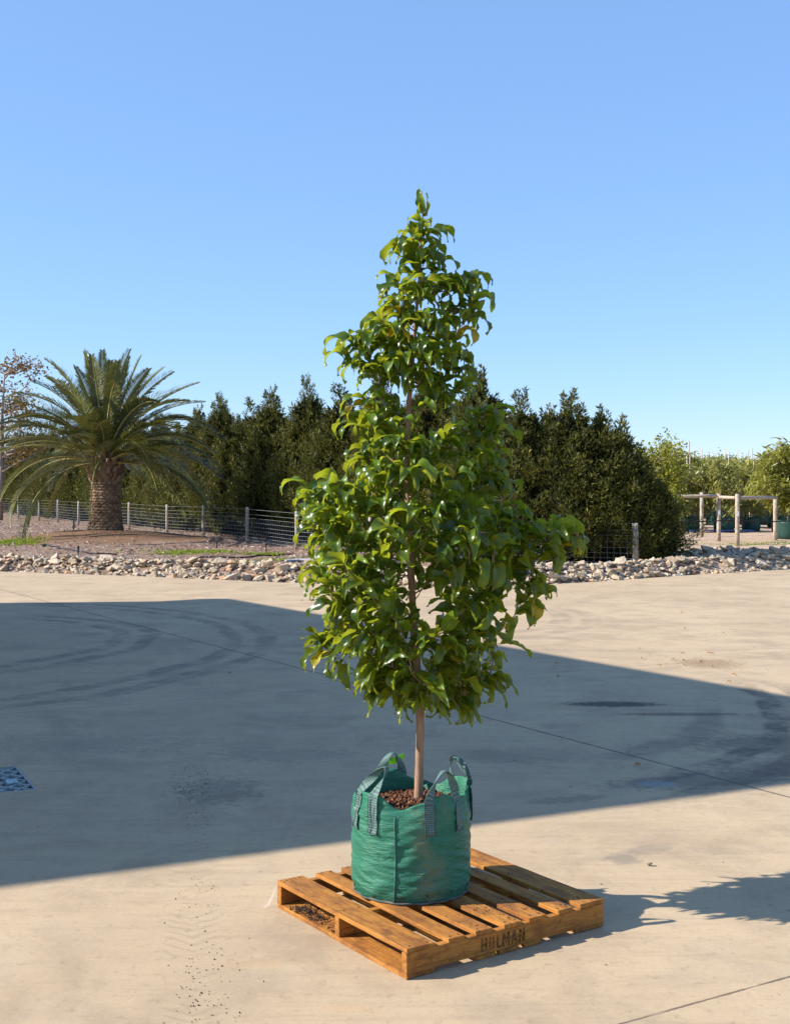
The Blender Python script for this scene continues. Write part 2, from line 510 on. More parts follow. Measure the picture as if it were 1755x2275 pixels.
# ------------------------------------------------------------------ pallet
A_ANG = .9685
PF = np.array([.0503, 5.5533]); SA = 1.165; SB = 1.193; PH = .139
def wood_material():
    N = NT('pallet_pine')
    P = N.coord(); rr = N.objrand()
    cmb = N.n('ShaderNodeCombineXYZ'); N.put(cmb.inputs[0], N.mul(rr, 37)); N.put(cmb.inputs[1], N.mul(rr, 11)); N.put(cmb.inputs[2], N.mul(rr, 23))
    va = N.n('ShaderNodeVectorMath', operation='ADD'); N.put(va.inputs[0], P); N.put(va.inputs[1], cmb.outputs[0])
    Q = va.outputs[0]
    grain = N.noise(N.mapping(Q, (1.2, 22, 22)), 3.2, 6, .65, .8)
    ringy = N.wave(N.mapping(Q, (.5, 9, 9)), 2.6, 6, 4, 1.2, 'Y')
    streak = N.noise(N.mapping(Q, (2.5, 70, 70)), 2.0, 5, .7)
    blot = N.noise(N.mapping(Q, (.6, 1.4, 1.4)), 7, 8, .72); dirt = N.noise(Q, 16, 8, .82)
    c = N.mix(N.ss(grain, .3, .72), (.51, .225, .040), (.255, .082, .012))
    c = N.mix(N.mul(ringy, .28), c, (.55, .28, .06))
    c = N.mix(N.ss(rr, .1, .9, 0, .45), c, (.29, .115, .03))
    c = N.mix(N.ss(blot, .45, .62, 0, .75), c, (.17, .065, .02))
    c = N.mix(N.ss(dirt, .54, .66, 0, .65), c, (.07, .035, .02))
    c = N.mix(N.ss(streak, .56, .7, 0, .6), c, (.15, .055, .015))
    knot = N.voro(N.mapping(Q, (2.2, 7, 7)), 1.0)
    c = N.mix(N.ss(knot, .05, .17, .75, 0), c, (.18, .065, .025))
    N.set(c, .78, .25)
    N.bump(N.add(grain, N.mul(dirt, .7)), .55, .004)
    return N.m
M_wood = wood_material()
pallet = empty('pallet', (PF[0], PF[1], 0), 0)
tag(pallet, 'weathered orange pine pallet under the green bag', 'pallet')
dirA = Vector((-math.cos(A_ANG), math.sin(A_ANG), 0)); dirB = Vector((math.sin(A_ANG), math.cos(A_ANG), 0))
RZ_A = math.atan2(dirA.y, dirA.x); RZ_B = math.atan2(dirB.y, dirB.x)
def plank(name, length, width, thick, mat, seed, warp=.002):
    """board along local x with its corner edge at the origin, worn edges"""
    rr = random.Random(seed)
    bm = bmesh.new()
    bmesh.ops.create_cube(bm, size=1)
    bmesh.ops.scale(bm, vec=(length, width, thick), verts=bm.verts)
    long_e = [e for e in bm.edges if abs(e.verts[0].co.x - e.verts[1].co.x) > length * .5]
    bmesh.ops.subdivide_edges(bm, edges=long_e, cuts=9, use_grid_fill=True)
    bmesh.ops.bevel(bm, geom=[e for e in bm.edges if e.calc_face_angle(0) > .5], offset=.0022, segments=1, affect='EDGES')
    p1, p2, p3 = (rr.uniform(0, 6) for _ in range(3))
    for vt in bm.verts:
        t = vt.co.x / length * 6
        vt.co.z += warp * math.sin(t + p1) * .6 + rr.uniform(-.0005, .0005)
        vt.co.y += warp * .8 * math.sin(t * 1.7 + p2) + rr.uniform(-.0008, .0008)
        vt.co.x += rr.uniform(-.0012, .0012)
    me = bpy.data.meshes.new(name); bm.to_mesh(me); bm.free()
    me.materials.append(mat)
    return me
TB, BB = .021, .022
def place_plank(name, a0, a1, b0, b1, z0, z1, along, seed, parent):
    ca, cb = (a0 + a1) / 2, (b0 + b1) / 2
    loc = dirA * ca + dirB * cb + Vector((0, 0, (z0 + z1) / 2))
    if along == 'A': me = plank(name, a1 - a0, b1 - b0, z1 - z0, M_wood, seed); rz = RZ_A
    else: me = plank(name, b1 - b0, a1 - a0, z1 - z0, M_wood, seed); rz = RZ_B
    return obj(name, me, parent, loc, (0, 0, rz))
tops = [(0, .13), (.194, .272), (.326, .408), (.464, .552), (.595, .683), (.745, .824), (.867, 1.0)]
for i, (a, b) in enumerate(tops):
    dj = random.uniform(-.003, .003)
    place_plank('deck_board', -.003 + dj, SA + .003 - dj, a * SB, b * SB, PH - TB, PH + random.uniform(-.001, .001), 'A', i, pallet)
for i, (a, b) in enumerate([(0, .13), (.33, .425), (.445, .545), (.573, .66), (.847, 1.0)]):
    place_plank('base_board', .002, SA - .002, a * SB, b * SB, .0015, BB, 'A', 20 + i, pallet)
M_nail = simple('nail_steel', (.10, .08, .07), .5, .3, 20, 0, .4, .5)
mb = MB(); mb.tube([(0, 0, 0), (0, 0, .0016)], .0042, 8); nail_me = mb.mesh('nail_head', M_nail)
for bd in [c_ for c_ in pallet.children if c_.name.startswith('deck_board')]:
    wy = max(q.co.y for q in bd.data.vertices)
    for xx in (-SA / 2 + .022, 0.0, SA / 2 - .022):
        for yy in (-.55, .5):
            obj('nail_head', nail_me, bd, (xx + random.uniform(-.004, .004), wy * yy + random.uniform(-.006, .006), TB / 2 + .0008))
string = []
for i, a in enumerate((0, SA / 2 - .019, SA - .038)):
    string.append(place_plank('stringer', a, a + .038, .001, SB - .001, BB + .001, PH - TB - .001, 'B', 40 + i, pallet))
# stencilled name on the outer stringer
def stencil():
    mb = MB()
    def quad(pts): mb.add(([(x, 0, y) for x, y in pts], [tuple(range(len(pts)))]))
    def bar(x0, y0, x1, y1, wd):
        dx, dy = x1 - x0, y1 - y0; L = math.hypot(dx, dy); nx, ny = -dy / L * wd / 2, dx / L * wd / 2
        quad([(x0 - nx, y0 - ny), (x1 - nx, y1 - ny), (x1 + nx, y1 + ny), (x0 + nx, y0 + ny)])
    wd = .17
    x = 0
    bar(x+.1,0,x+.1,1,wd); bar(x+.52,0,x+.52,1,wd); bar(x+.22,.5,x+.40,.5,.14); x += .84          # H
    for s in (-1, 1):                                                                             # O in two bows
        pts_o = [(x+.31+s*(.06+.25*math.sin(t)), .5+.5*math.cos(t)) for t in np.linspace(.15, math.pi-.15, 9)]
        pts_i = [(x+.31+s*(.06+.10*math.sin(t)), .5+.36*math.cos(t)) for t in np.linspace(math.pi-.15, .15, 9)]
        for q in range(8):
            quad([pts_o[q], pts_o[q+1], pts_i[7-q], pts_i[8-q]][::s])
    x += .84
    bar(x+.1,0,x+.1,1,wd); bar(x+.22,.07,x+.46,.07,.14); x += .64                                 # L
    bar(x+.1,0,x+.1,1,wd); bar(x+.72,0,x+.72,1,wd); bar(x+.21,.98,x+.39,.2,.13); bar(x+.61,.98,x+.43,.2,.13); x += 1.04   # M
    bar(x+.05,0,x+.25,1,.15); bar(x+.55,0,x+.35,1,.15); bar(x+.2,.3,x+.4,.3,.12); x += .8          # A
    bar(x+.1,0,x+.1,1,wd); bar(x+.58,0,x+.58,1,wd); bar(x+.2,.95,x+.48,.05,.15)                   # N
    return mb, x + .68
mb, tw = stencil()
N = NT('stencil_ink'); nz = N.noise(N.coord(), 60, 5, .7)
N.set(N.mix(N.ss(nz, .42, .60), (.06, .035, .018), (.24, .115, .03)), .9, .1)
sw, sh = .262, .064
mb.v = [(x / tw * sw, 0, y * sh) for x, y0, y in mb.v]
st = obj('lettering', mb.mesh('lettering', N.m), string[0])
# stringer local frame: x along B, y towards A, centred; the outer face is y = -.019
st.location = (.352 * SB - SB / 2, -.0205 - .0012, -.033)
tag(st, 'dark stencilled HOLMAN lettering')
# muck lying on the lower board
def crumbs(name, pts, smin, smax, mat, rng=R):
    V, F = [], []
    base = np.array([(1,0,0),(-.5,.87,0),(-.5,-.87,0),(0,0,1),(0,0,-.6)])
    fc = np.array([(0,1,3),(1,2,3),(2,0,3),(1,0,4),(2,1,4),(0,2,4)])
    n = len(pts)
    s = rng.uniform(smin, smax, (n, 1, 1)); st_ = rng.uniform(.5, 1.5, (n, 1, 3))
    b = np.broadcast_to(base, (n, 5, 3)) * s * st_
    a = rng.uniform(0, 6.28, n); ca, sa = np.cos(a)[:, None], np.sin(a)[:, None]
    x = b[:, :, 0] * ca - b[:, :, 1] * sa; y = b[:, :, 0] * sa + b[:, :, 1] * ca
    b = np.stack([x, y, b[:, :, 2]], -1) + np.asarray(pts)[:, None, :]
    F = (fc[None] + (np.arange(n) * 5)[:, None, None]).reshape(-1, 3)
    return mkmesh(name, b.reshape(-1, 3), F, mat, rnd=np.repeat(rng.uniform(0, 1, n), 5))
N = NT('dark_muck'); N.set(N.mix(N.attr(), (.02, .015, .013), (.10, .06, .035)), .85, .3); M_muck = N.m
pts = []
for _ in range(420):
    t = SA * (.52 + .42 * random.random()); t = SA * (.56 + .05 * random.choice([0, 3, 4, 5, 6, 6]) + random.gauss(0, .03)); q = min(.125, abs(random.gauss(.04, .03))) * SB * .98 + .004
    p = dirA * t + dirB * q
    pts.append((PF[0] + p.x, PF[1] + p.y, BB + .004 + random.random() * .01))
tag(obj('muck', crumbs('muck', pts, .0015, .008, M_muck)), 'dark crumbs of muck lying on the lower pallet board', 'debris', kind='stuff')
pts = []
for _ in range(150):
    i = random.choice([2, 3, 3, 4, 4, 5, 6])
    a, b = tops[i]
    t = random.uniform(.01, .33 if i < 6 else .7); q = random.uniform(a, b) * SB
    p = dirA * t + dirB * q
    pts.append((PF[0] + p.x, PF[1] + p.y, PH + .002))
tag(obj('bark_crumbs', crumbs('bark_crumbs', pts, .001, .0045, M_muck)), 'fine bark crumbs scattered on the pallet deck', 'debris', kind='stuff')

# ------------------------------------------------------------------ green bag
BC = np.array([.082, 6.415]); BR = .30; Z0 = PH + .002
def bag_material():
    N = NT('woven_bag')
    P = N.coord()
    wr = N.noise(N.mapping(P, (3, 3, 14)), 2.6, 6, .62, .6)
    nz = N.noise(P, 5, 5, .6)
    w1 = N.wave(P, 110, 0, 0, 1, 'Z'); w2 = N.wave(P, 110, 0, 0, 1, 'X')
    c = N.mix(N.ss(nz, .3, .7), (.020, .142, .084), (.030, .175, .104))
    X, Y, Z = N.xyz(P)
    dust = N.mul(N.ss(nz, .45, .68), N.ss(N.math('ABSOLUTE', N.sub(X, .09)), .03, .13, .7, 0))
    c = N.mix(dust, c, (.17, .175, .10))
    low = N.mul(N.ss(Z, .02, .09, 1, 0), N.ss(N.noise(P, 30, 5, .7), .5, .66))
    c = N.mix(N.mul(low, .8), c, (.05, .04, .025))
    sp = N.mul(N.ss(N.voro(P, 22), .04, .08, 1, 0), N.ss(N.noise(P, 9, 2), .55, .62))
    c = N.mix(sp, c, (.35, .38, .26))
    N.set(c, N.ss(nz, .3, .7, .36, .52), .32)
    h = N.add(N.mul(wr, 1.0), N.add(N.mul(w1, .012), N.mul(w2, .012)))
    N.bump(h, .75, .022)
    return N.m
M_bag = bag_material()
bag = empty('planter_bag', (BC[0], BC[1], Z0)); tag(bag, 'round green woven planter bag with four handles standing on the pallet', 'planter bag')
HAND = [(-56, 17), (-141, 13), (112, 13), (22, 17)]      # handle centre and half spread in degrees
def rim_h(th):
    d = np.degrees(th)
    z = .475
    for c_, s_ in HAND:
        dd = (d - c_ + 180) % 360 - 180
        z = z + .058 * np.exp(-(dd / 24) ** 2)
    dd = (d + 100 + 180) % 360 - 180
    z = z - .035 * np.exp(-(dd / 16) ** 2)
    z = z + .012 * np.sin(3 * th + 1) + .006 * np.sin(11 * th)
    return z
nth = 160; th = np.linspace(0, 2 * np.pi, nth, endpoint=False)
def bag_r(th, zn, z):
    """outer radius"""
    r = BR * (0.93 + .075 * np.clip(zn / .12, 0, 1) ** .6)
    r = r * (1 + .012 * np.sin(2 * th + .5)) - .018 * np.clip((zn - .80) / .2, 0, 1)
    wr = .0035 * np.sin(z * 75 + 3 * np.sin(2 * th) + 2 * np.sin(5 * th + z * 20)) * np.sin(3 * th + z * 12 + 1)
    wr += .0025 * np.sin(z * 150 + 5 * np.sin(3 * th + 1) + th * 2) * np.sin(7 * th + z * 25)
    wr += .006 * np.clip((zn - .72) / .28, 0, 1) * np.sin(9 * th + 4 * np.sin(2 * th)) 
    top = np.clip((zn - .78) / .22, 0, 1)
    wr += top * .012 * np.sin(5 * th + z * 14)
    return r + wr
rows = np.concatenate([[0, .015, .04], np.linspace(.08, 1, 46)])
rh = rim_h(th)
V = []
for zn in rows:
    z = zn * rh
    r = bag_r(th, zn, z)
    V.append(np.stack([r * np.cos(th), r * np.sin(th), z], -1))
# folded rim and inner side
for k_i, (dr_, dz_) in enumerate([(-.006, .003), (-.010, -.01), (-.014, -.05), (-.016, -.12)]):
    z = rh + dz_
    r = bag_r(th, 1.0, rh) + dr_
    V.append(np.stack([r * np.cos(th), r * np.sin(th), z], -1))
nr = len(V); V = np.concatenate(V)
F = []
for i in range(nr - 1):
    j = np.arange(nth); k = (j + 1) % nth
    F.append(np.stack([i * nth + j, i * nth + k, (i + 1) * nth + k, (i + 1) * nth + j], -1))
F = np.concatenate(F)
F_list = [tuple(q) for q in F.tolist()] + [tuple(range(nth))[::-1]]
obj('bag_wall', mkmesh('bag_wall', V, F_list, M_bag, True), bag)
# seam and hem
M_trim = simple('seam_trim', (.05, .16, .12), .6)
M_hem = simple('hem', (.10, .105, .09), .8, .4, 30)
def bag_pt(t, z, out=.0):
    hh = float(rim_h(np.array([t]))[0]); zn = min(1, z / hh)
    r = float(bag_r(np.array([t]), np.array([zn]), np.array([z]))[0]) + out
    return np.array([r * math.cos(t), r * math.sin(t), z])
t0 = math.radians(-107)
mb = MB(); mb.tube([bag_pt(t0 + (.03 * math.sin(zz * 7) if True else 0) + .0 , zz, .003) for zz in np.linspace(.012, .425, 40)], .0042, 6)
obj('seam', mb.mesh('seam', M_trim, True), bag)
mb = MB()
pth = [bag_pt(t, .006, .006 + .003 * math.sin(t * 17)) for t in np.linspace(0, 2 * np.pi, 121)]
mb.tube(pth, .0062, 6); obj('hem', mb.mesh('hem', M_hem, True), bag)
# handles
N = NT('webbing'); UVc = N.coord('UV')
w1 = N.wave(N.mapping(UVc, (1, 1, 1)), 2.2, 0, 0, 1, 'X'); w2 = N.wave(N.mapping(UVc, (1, 1, 1)), 24, 0, 0, 1, 'Y')
th_ = N.mul(N.ss(w1, .35, .75), N.ss(w2, .25, .7))
N.set(N.mix(th_, (.055, .12, .105), (.23, .31, .285)), .6, .3); N.bump(th_, .5, .003); M_web = N.m
M_stitch = simple('stitching', (.015, .03, .03), .8)
def ribbon(path, sides, widths, thick, mat, name):
    P = np.asarray(path); n = len(P); V = []; U = []
    T = unit(np.gradient(P, axis=0))
    for i in range(n):
        s = unit(sides[i] - T[i] * np.dot(sides[i], T[i])); nn = np.cross(T[i], s)
        h = widths[i] / 2
        # slightly cupped strap
        for a, b in ((-1, -.5), (-.33, -.5 ), (.33, -.5), (1, -.5), (1, .5), (.33, .5), (-.33, .5), (-1, .5)):
            cup = (1 - a * a) * .12 * widths[i]
            V.append(P[i] + s * h * a + nn * (thick * b + cup))
            U.append((a * .5 + .5, i / n))
    F = []
    m = 8
    for i in range(n - 1):
        for j in range(m):
            k = (j + 1) % m
            F.append((i * m + j, i * m + k, (i + 1) * m + k, (i + 1) * m + j))
    F += [tuple(range(m))[::-1], tuple(range((n - 1) * m, n * m))]
    me = mkmesh(name, V, F, mat, False)
    uv = me.uv_layers.new(name='UVMap')
    for lp in me.loops:
        u_ = U[lp.vertex_index]; uv.data[lp.index].uv = u_
    return me
LEAN = {0: (.00, .02), 1: (.075, .06), 2: (.02, .0), 3: (.03, .05)}
for hi, (hc, hs) in enumerate(HAND):
    a, b = math.radians(hc - hs), math.radians(hc + hs)
    pa = [bag_pt(a, z, .007) for z in np.linspace(.335, float(rim_h(np.array([a]))[0]), 9)]
    pb = [bag_pt(b, z, .007) for z in np.linspace(.335, float(rim_h(np.array([b]))[0]), 9)]
    cdir = np.array([math.cos(math.radians(hc)), math.sin(math.radians(hc)), 0]); tdir = np.array([-cdir[1], cdir[0], 0])
    top = .64 + .012 * math.sin(hi * 2.1)
    A, B = pa[-1], pb[-1]
    arch = []
    inw, sidew = LEAN[hi]
    for t in np.linspace(0, 1, 23)[1:-1]:
        base = A * (1 - t) + B * t
        e = math.sin(math.pi * t) ** .62
        p = base + np.array([0, 0, 1]) * (top - base[2]) * e - cdir * inw * e + tdir * sidew * e * (1 if hi in (1,) else .5)
        # pinch the loop towards its middle
        mid = (A + B) / 2
        p[:2] = p[:2] * 1 + (mid[:2] - base[:2]) * .18 * e
        arch.append(p)
    path = pa + arch + pb[::-1]
    n = len(path)
    sides, wid = [], []
    for i in range(n):
        if i < 9: t_ = a
        elif i >= n - 9: t_ = b
        else: t_ = a + (b - a) * (i - 9) / (n - 19)
        tang = np.array([-math.sin(t_), math.cos(t_), 0]); rad = np.array([math.cos(t_), math.sin(t_), 0])
        q = 0 if i < 9 or i >= n - 9 else math.sin(math.pi * (i - 8.5) / (n - 18)) 
        q = q ** .6 if q > 0 else 0
        sgn_ = 1 if i < n / 2 else -1
        if i < 9: sd = tang
        elif i >= n - 9: sd = -tang
        else:
            u = (i - 8.5) / (n - 18); fl = math.cos(math.pi * u)
            sd = tang * fl * (1 - .6 * q) - rad * (.15 + q) 
        sides.append(sd); wid.append(.052 * (1 - .40 * q))
    hd = obj('handle', ribbon(path, sides, wid, .003, M_web, 'handle'), bag)
    for t_ in (a, b):
        mb = MB(); hh = .335; ht = float(rim_h(np.array([t_]))[0]) - .012
        dt = .023 / BR
        c4 = [bag_pt(t_ - dt, hh + .006, .0135), bag_pt(t_ + dt, hh + .006, .0135), bag_pt(t_ + dt, ht, .0135), bag_pt(t_ - dt, ht, .0135)]
        for q in range(4): mb.tube([c4[q], (c4[q] + c4[(q + 1) % 4]) / 2 , c4[(q + 1) % 4]], .0011, 4)
        mb.tube([c4[0], (c4[0] + c4[2]) / 2, c4[2]], .0011, 4)
        obj('stitching', mb.mesh('stitching', M_stitch), hd)
# eyelet holes near the base
M_hole = simple('drain_hole', (.01, .01, .008), .9)
for dg in (-160, -75, -48, -20):
    t_ = math.radians(dg); p = bag_pt(t_, .045, .001)
    n_ = np.array([math.cos(t_), math.sin(t_), 0]); mb = MB(); mb.tube([p, p + n_ * .002], .0055, 8)
    obj('drain_hole', mb.mesh('drain_hole', M_hole), bag)
# potting mix
N = NT('potting_mix'); N.set(N.mix(N.noise(N.coord(), 60, 4), (.05, .025, .015), (.16, .08, .045)), .95, .1); N.bump(N.noise(N.coord(), 90, 3), .9, .01)
M_soil = N.m
SOILZ = Z0 + .428
V = [(0, 0, .02)]; F = []
for i, rr in enumerate((.08, .16, .23, .278)):
    for j in range(40):
        t_ = j * 2 * np.pi / 40
        V.append((rr * math.cos(t_), rr * math.sin(t_), .012 * math.sin(t_ * 2 + 1) - .02 * (i / 3) + random.uniform(-.004, .004)))
for j in range(40): F.append((0, 1 + j, 1 + (j + 1) % 40))
for i in range(3):
    for j in range(40):
        k = (j + 1) % 40
        F.append((1 + i * 40 + j, 1 + (i + 1) * 40 + j, 1 + (i + 1) * 40 + k, 1 + i * 40 + k))
soil = obj('potting_mix', mkmesh('potting_mix', V, F, M_soil, True), None, (BC[0], BC[1], SOILZ))
tag(soil, 'dark bark potting mix filling the green bag', 'soil', kind='stuff')
N = NT('bark'); N.set(N.mix(N.attr(), (.035, .015, .009), (.21, .095, .05)), .85, .2); M_bark = N.m
rr = np.sqrt(R.uniform(0, 1, 1500)) * .272; tt = R.uniform(0, 6.28, 1500)
pts = np.stack([rr * np.cos(tt), rr * np.sin(tt), .018 - .025 * (rr / .27) + R.uniform(0, .012, 1500)], -1)
o = obj('bark_chips', crumbs('bark_chips', pts, .004, .013, M_bark), soil); o['kind'] = 'stuff'
# lime ribbon tied to the far handle
M_lime = simple('lime_tape', (.22, .75, .02), .45, .1)
mb = MB()
cz = .72 - Z0
hp = np.array([BC[0] + .30 * math.cos(math.radians(100)), BC[1] + .30 * math.sin(math.radians(100)), 0])
rx, ry = px(888, 1685, hp[1] + .0)[0], hp[1]
rz = px(888, 1682, ry)[2]
V = []
for (x_, z_, y_) in ((-.052, -.032, -.03), (-.058, .004, -.02), (-.030, .014, -.045), (-.004, .012, -.01), (.018, .018, .0), (.022, -.012, .005)):
    V.append((x_, y_, z_))
V = [(-.060, -.05, .000), (-.024, -.055, .012), (-.020, -.05, -.022), (-.056, -.045, -.034), (-.004, -.02, .012), (-.004, -.018, -.016), (.020, -.004, .020), (.024, .0, -.008)]
F = [(0, 3, 2, 1), (1, 2, 5, 4), (4, 5, 7, 6)]
me = mkmesh('ribbon_tag', V, F, M_lime)
rb = obj('ribbon_tag', me, None, (rx, ry, rz))
md = rb.modifiers.new('solid', 'SOLIDIFY'); md.thickness = .0012
tag(rb, 'lime green ribbon tied to the far left bag handle', 'ribbon')

# ------------------------------------------------------------------ the potted tree
TY = 6.415; SC = TY / 2793
def tp(u, v, dy=0.0):      # displayed-photo position (1685 wide) on the tree's plane plus a depth offset in metres
    u, v = u * 1.0415, v * 1.0415
    Y = TY + dy
    return np.array([(u - 877.5) * Y / 2793, Y, CAM_H - (v - 1077) * Y / 2793])
tree = empty('potted_tree', (BC[0] + .02, TY, SOILZ)); tag(tree, 'tall young tree with glossy curling green leaves rooted in the green bag', 'tree')
T0 = np.array(tree.location)
def loc(p): return np.asarray(p) - T0
N = NT('young_bark'); P = N.coord()
nz = N.noise(N.mapping(P, (14, 14, 4)), 3, 5, .6); sp = N.voro(P, 55)
c = N.mix(N.ss(nz, .35, .7), (.34, .215, .135), (.23, .135, .08)); c = N.mix(N.ss(sp, .06, .16, .5, 0), c, (.48, .36, .27)); N.set(c, .8, .2); N.bump(nz, .4, .006)
M_trunk = N.m
tr_px = [(893, 1700), (894, 1640), (896, 1580), (897, 1520), (892, 1460), (888, 1400), (882, 1340), (879, 1280), (877, 1220), (874, 1160), (872, 1100), (869, 1040), (868, 980), (869, 920), (872, 860), (877, 800), (882, 740), (887, 680), (892, 620), (896, 560), (899, 510), (902, 465), (902, 442)]
tr = np.array([tp(u, v) for u, v in tr_px])
tr[0] = (BC[0] + .02 - .015, TY, SOILZ - .02)
tr[0][0] = tr[1][0] - .003
rad = np.interp(np.arange(len(tr)), [0, 1, 3, 6, 10, 14, 18, 22], [.0255, .0215, .0205, .0195, .0165, .0135, .0075, .0022])
ts = np.linspace(0, len(tr) - 1, 90)
trs = np.stack([np.interp(ts, np.arange(len(tr)), tr[:, i]) for i in range(3)], -1)
for i in range(3): trs[3:-3, i] = np.convolve(trs[:, i], np.ones(7) / 7, 'valid')
rads = np.interp(ts, np.arange(len(tr)), rad) * (1 + .04 * np.sin(ts * 9))
mb = MB(); mb.tube(loc(trs), rads, 12)
obj('trunk', mb.mesh('trunk', M_trunk, True), tree)
CL = [ # clump centre (displayed px) and radius
 (884,500,16),(915,505,14),(876,535,20),(918,545,20),(890,565,26),(930,572,22),
 (835,600,44),(865,620,44),(905,620,46),(950,615,38),(988,605,34),(1020,592,18),(1020,640,26),(1012,670,26),(985,655,36),
 (850,665,48),(815,690,40),(900,690,48),(945,690,46),(985,715,30),
 (740,738,24),(765,745,30),(738,765,18),(790,730,36),(830,740,46),(880,745,46),(925,760,46),(965,765,38),
 (800,785,36),(760,790,18),(845,790,36),(905,805,40),(950,815,36),(990,800,26),(1000,825,20),(975,845,28),(930,850,24),
 (775,865,34),(810,850,30),(765,900,26),(810,905,40),(850,890,26),(850,940,40),(795,945,34),
 (1030,880,34),(1060,880,26),(1000,920,40),(1045,930,38),(1070,930,18),(960,945,44),(915,960,40),(1060,980,26),(1020,975,44),
 (780,990,36),(820,1000,44),(870,1015,44),(920,1015,46),(970,1015,48),(1030,1030,40),(1065,1030,20),
 (662,1045,22),(690,1055,32),(725,1035,30),(745,1065,38),(685,1095,32),(720,1105,40),(780,1070,44),(820,1080,46),(870,1090,44),(920,1090,48),(970,1085,46),(1020,1090,44),(1065,1095,34),(1095,1105,28),
 (690,1140,28),(730,1150,40),(780,1140,44),(830,1140,46),(880,1150,40),(940,1150,48),(1000,1150,46),(1050,1150,44),(1100,1145,40),(1140,1135,34),(1180,1130,28),(1205,1140,20),(1215,1170,16),
 (720,1190,28),(770,1200,36),(820,1200,38),(950,1210,44),(1000,1210,44),(1050,1205,44),(1100,1195,40),(1145,1185,36),(1190,1175,24),
 (690,1235,26),(735,1245,40),(780,1250,44),(830,1255,38),(980,1255,42),(1030,1250,38),(1080,1240,38),(1130,1240,28),(1115,1285,26),(1150,1265,16),(1100,1310,12),(920,1225,30),
 (720,1290,38),(765,1300,44),(815,1305,44),(850,1330,30),(985,1300,30),
 (700,1335,26),(735,1345,38),(685,1380,20),(715,1395,24),(785,1350,44),(830,1360,44),(865,1375,34),(930,1345,34),(975,1340,38),(1020,1335,36),(1055,1350,24),(1000,1375,34),(950,1385,36),
 (800,1410,40),(840,1420,42),(790,1450,24),(825,1460,28),(880,1430,34),(980,1430,42),(1025,1425,34),(1050,1440,16),(935,1430,34),(920,1475,34),(900,1490,24),(945,1500,22),(980,1475,30),(1010,1470,22)]
# crown half width by height to spread clumps in depth
heights = np.array([450, 560, 620, 700, 780, 850, 950, 1050, 1150, 1250, 1350, 1430, 1500]); hw = np.array([5, 30, 85, 105, 95, 75, 130, 180, 240, 200, 160, 110, 45])
def trunk_at(z):
    return np.array([np.interp(z, trs[:, 2], trs[:, i]) for i in range(3)])
leaf_sites = []      # (base point, leaf direction, size)
items = []
for (u, v, r) in CL:
    tu = np.interp(v, [t[1] for t in tr_px[::-1]], [t[0] for t in tr_px[::-1]])
    dx = u - tu; Rw = np.interp(v, heights, hw)
    dmax = math.sqrt(max(0, Rw * Rw - dx * dx)) * SC * .85
    u = tu + dx * np.interp(v, [450, 700, 850, 1050, 1150, 1250, 1500], [.95, .90, .90, 1.0, .98, 1.0, 1.0])
    reps = [0] if dmax < .09 else [-1, 1]
    bare = abs(dx) < 30 and (860 < v < 940 or 1240 < v < 1330)
    for s in reps:
        if bare and s < 0: continue
        dy = s * dmax * random.uniform(.35, 1) if s else random.uniform(-.4, .4) * dmax
        c = tp(u + random.uniform(-5, 5), v + random.uniform(-5, 5), dy)
        items.append((math.hypot(dx * SC, dy), c, r * SC * 1.0415, v))
items.sort(key=lambda q: q[0])
skel = [p for p in trs if p[2] > tr[3][2] + .10]
for hor, c, rr, v in items:
    A = np.array(skel)
    dd = np.linalg.norm(A - c, axis=1); dh = np.hypot(A[:, 0] - c[0], A[:, 1] - c[1])
    cost = dd + 2.2 * np.maximum(0, A[:, 2] - (c[2] - .55 * dh)) + .25 * (dd < .07)
    p0 = A[int(np.argmin(cost))]
    hz = np.hypot(*(c - p0)[:2])
    mid = p0 * .5 + c * .5 + np.array([0, 0, -.12 * hz])
    tt_ = np.linspace(0, 1, 9)[:, None]
    path = p0 * (1 - tt_) ** 2 + mid * 2 * tt_ * (1 - tt_) + c * tt_ ** 2
    path[2:-1] += R.normal(0, .004, (6, 3))
    ln = float(np.linalg.norm(c - p0))
    mb = MB(); mb.tube(loc(path), np.linspace(.0022 + .011 * ln, .0014, 9), 6)
    obj('branch', mb.mesh('branch', M_trunk, True), tree)
    skel += [q for q in path[4:]]
    # leaves set spirally along the outer twig
    nl = int(round((3.4 + rr / .09 * 4.8) * (.74 if v < 900 else .95) + random.random()))
    td = unit(path[-1] - path[-4]); ph0 = random.uniform(0, 6.28)
    ref = np.array([0, 0, 1.0]) if abs(td[2]) < .9 else np.array([1.0, 0, 0])
    e1 = unit(np.cross(td, ref)); e2 = np.cross(td, e1)
    reach = min(ln * .8, rr * 2.1)
    for q in range(nl):
        f_ = 1 - (q + .2) / nl * reach / max(ln, .01)
        k_t = max(0, min(7.999, f_ * 8)); i0 = int(k_t)
        b = path[i0] * (1 - (k_t - i0)) + path[i0 + 1] * (k_t - i0)
        a = ph0 + q * 2.4
        radial = e1 * math.cos(a) + e2 * math.sin(a)
        outw = b - trunk_at(b[2]); outw[2] = 0; outw = unit(outw)
        dirn = unit(radial * .95 + td * (.45 if q else 1.3) + outw * .25 + np.array([0, 0, .15]) + R.normal(0, .15, 3))
        leaf_sites.append((b, dirn, min(1.25, max(.45, random.gauss(.93, .19))) * (1 if v > 520 else .85)))
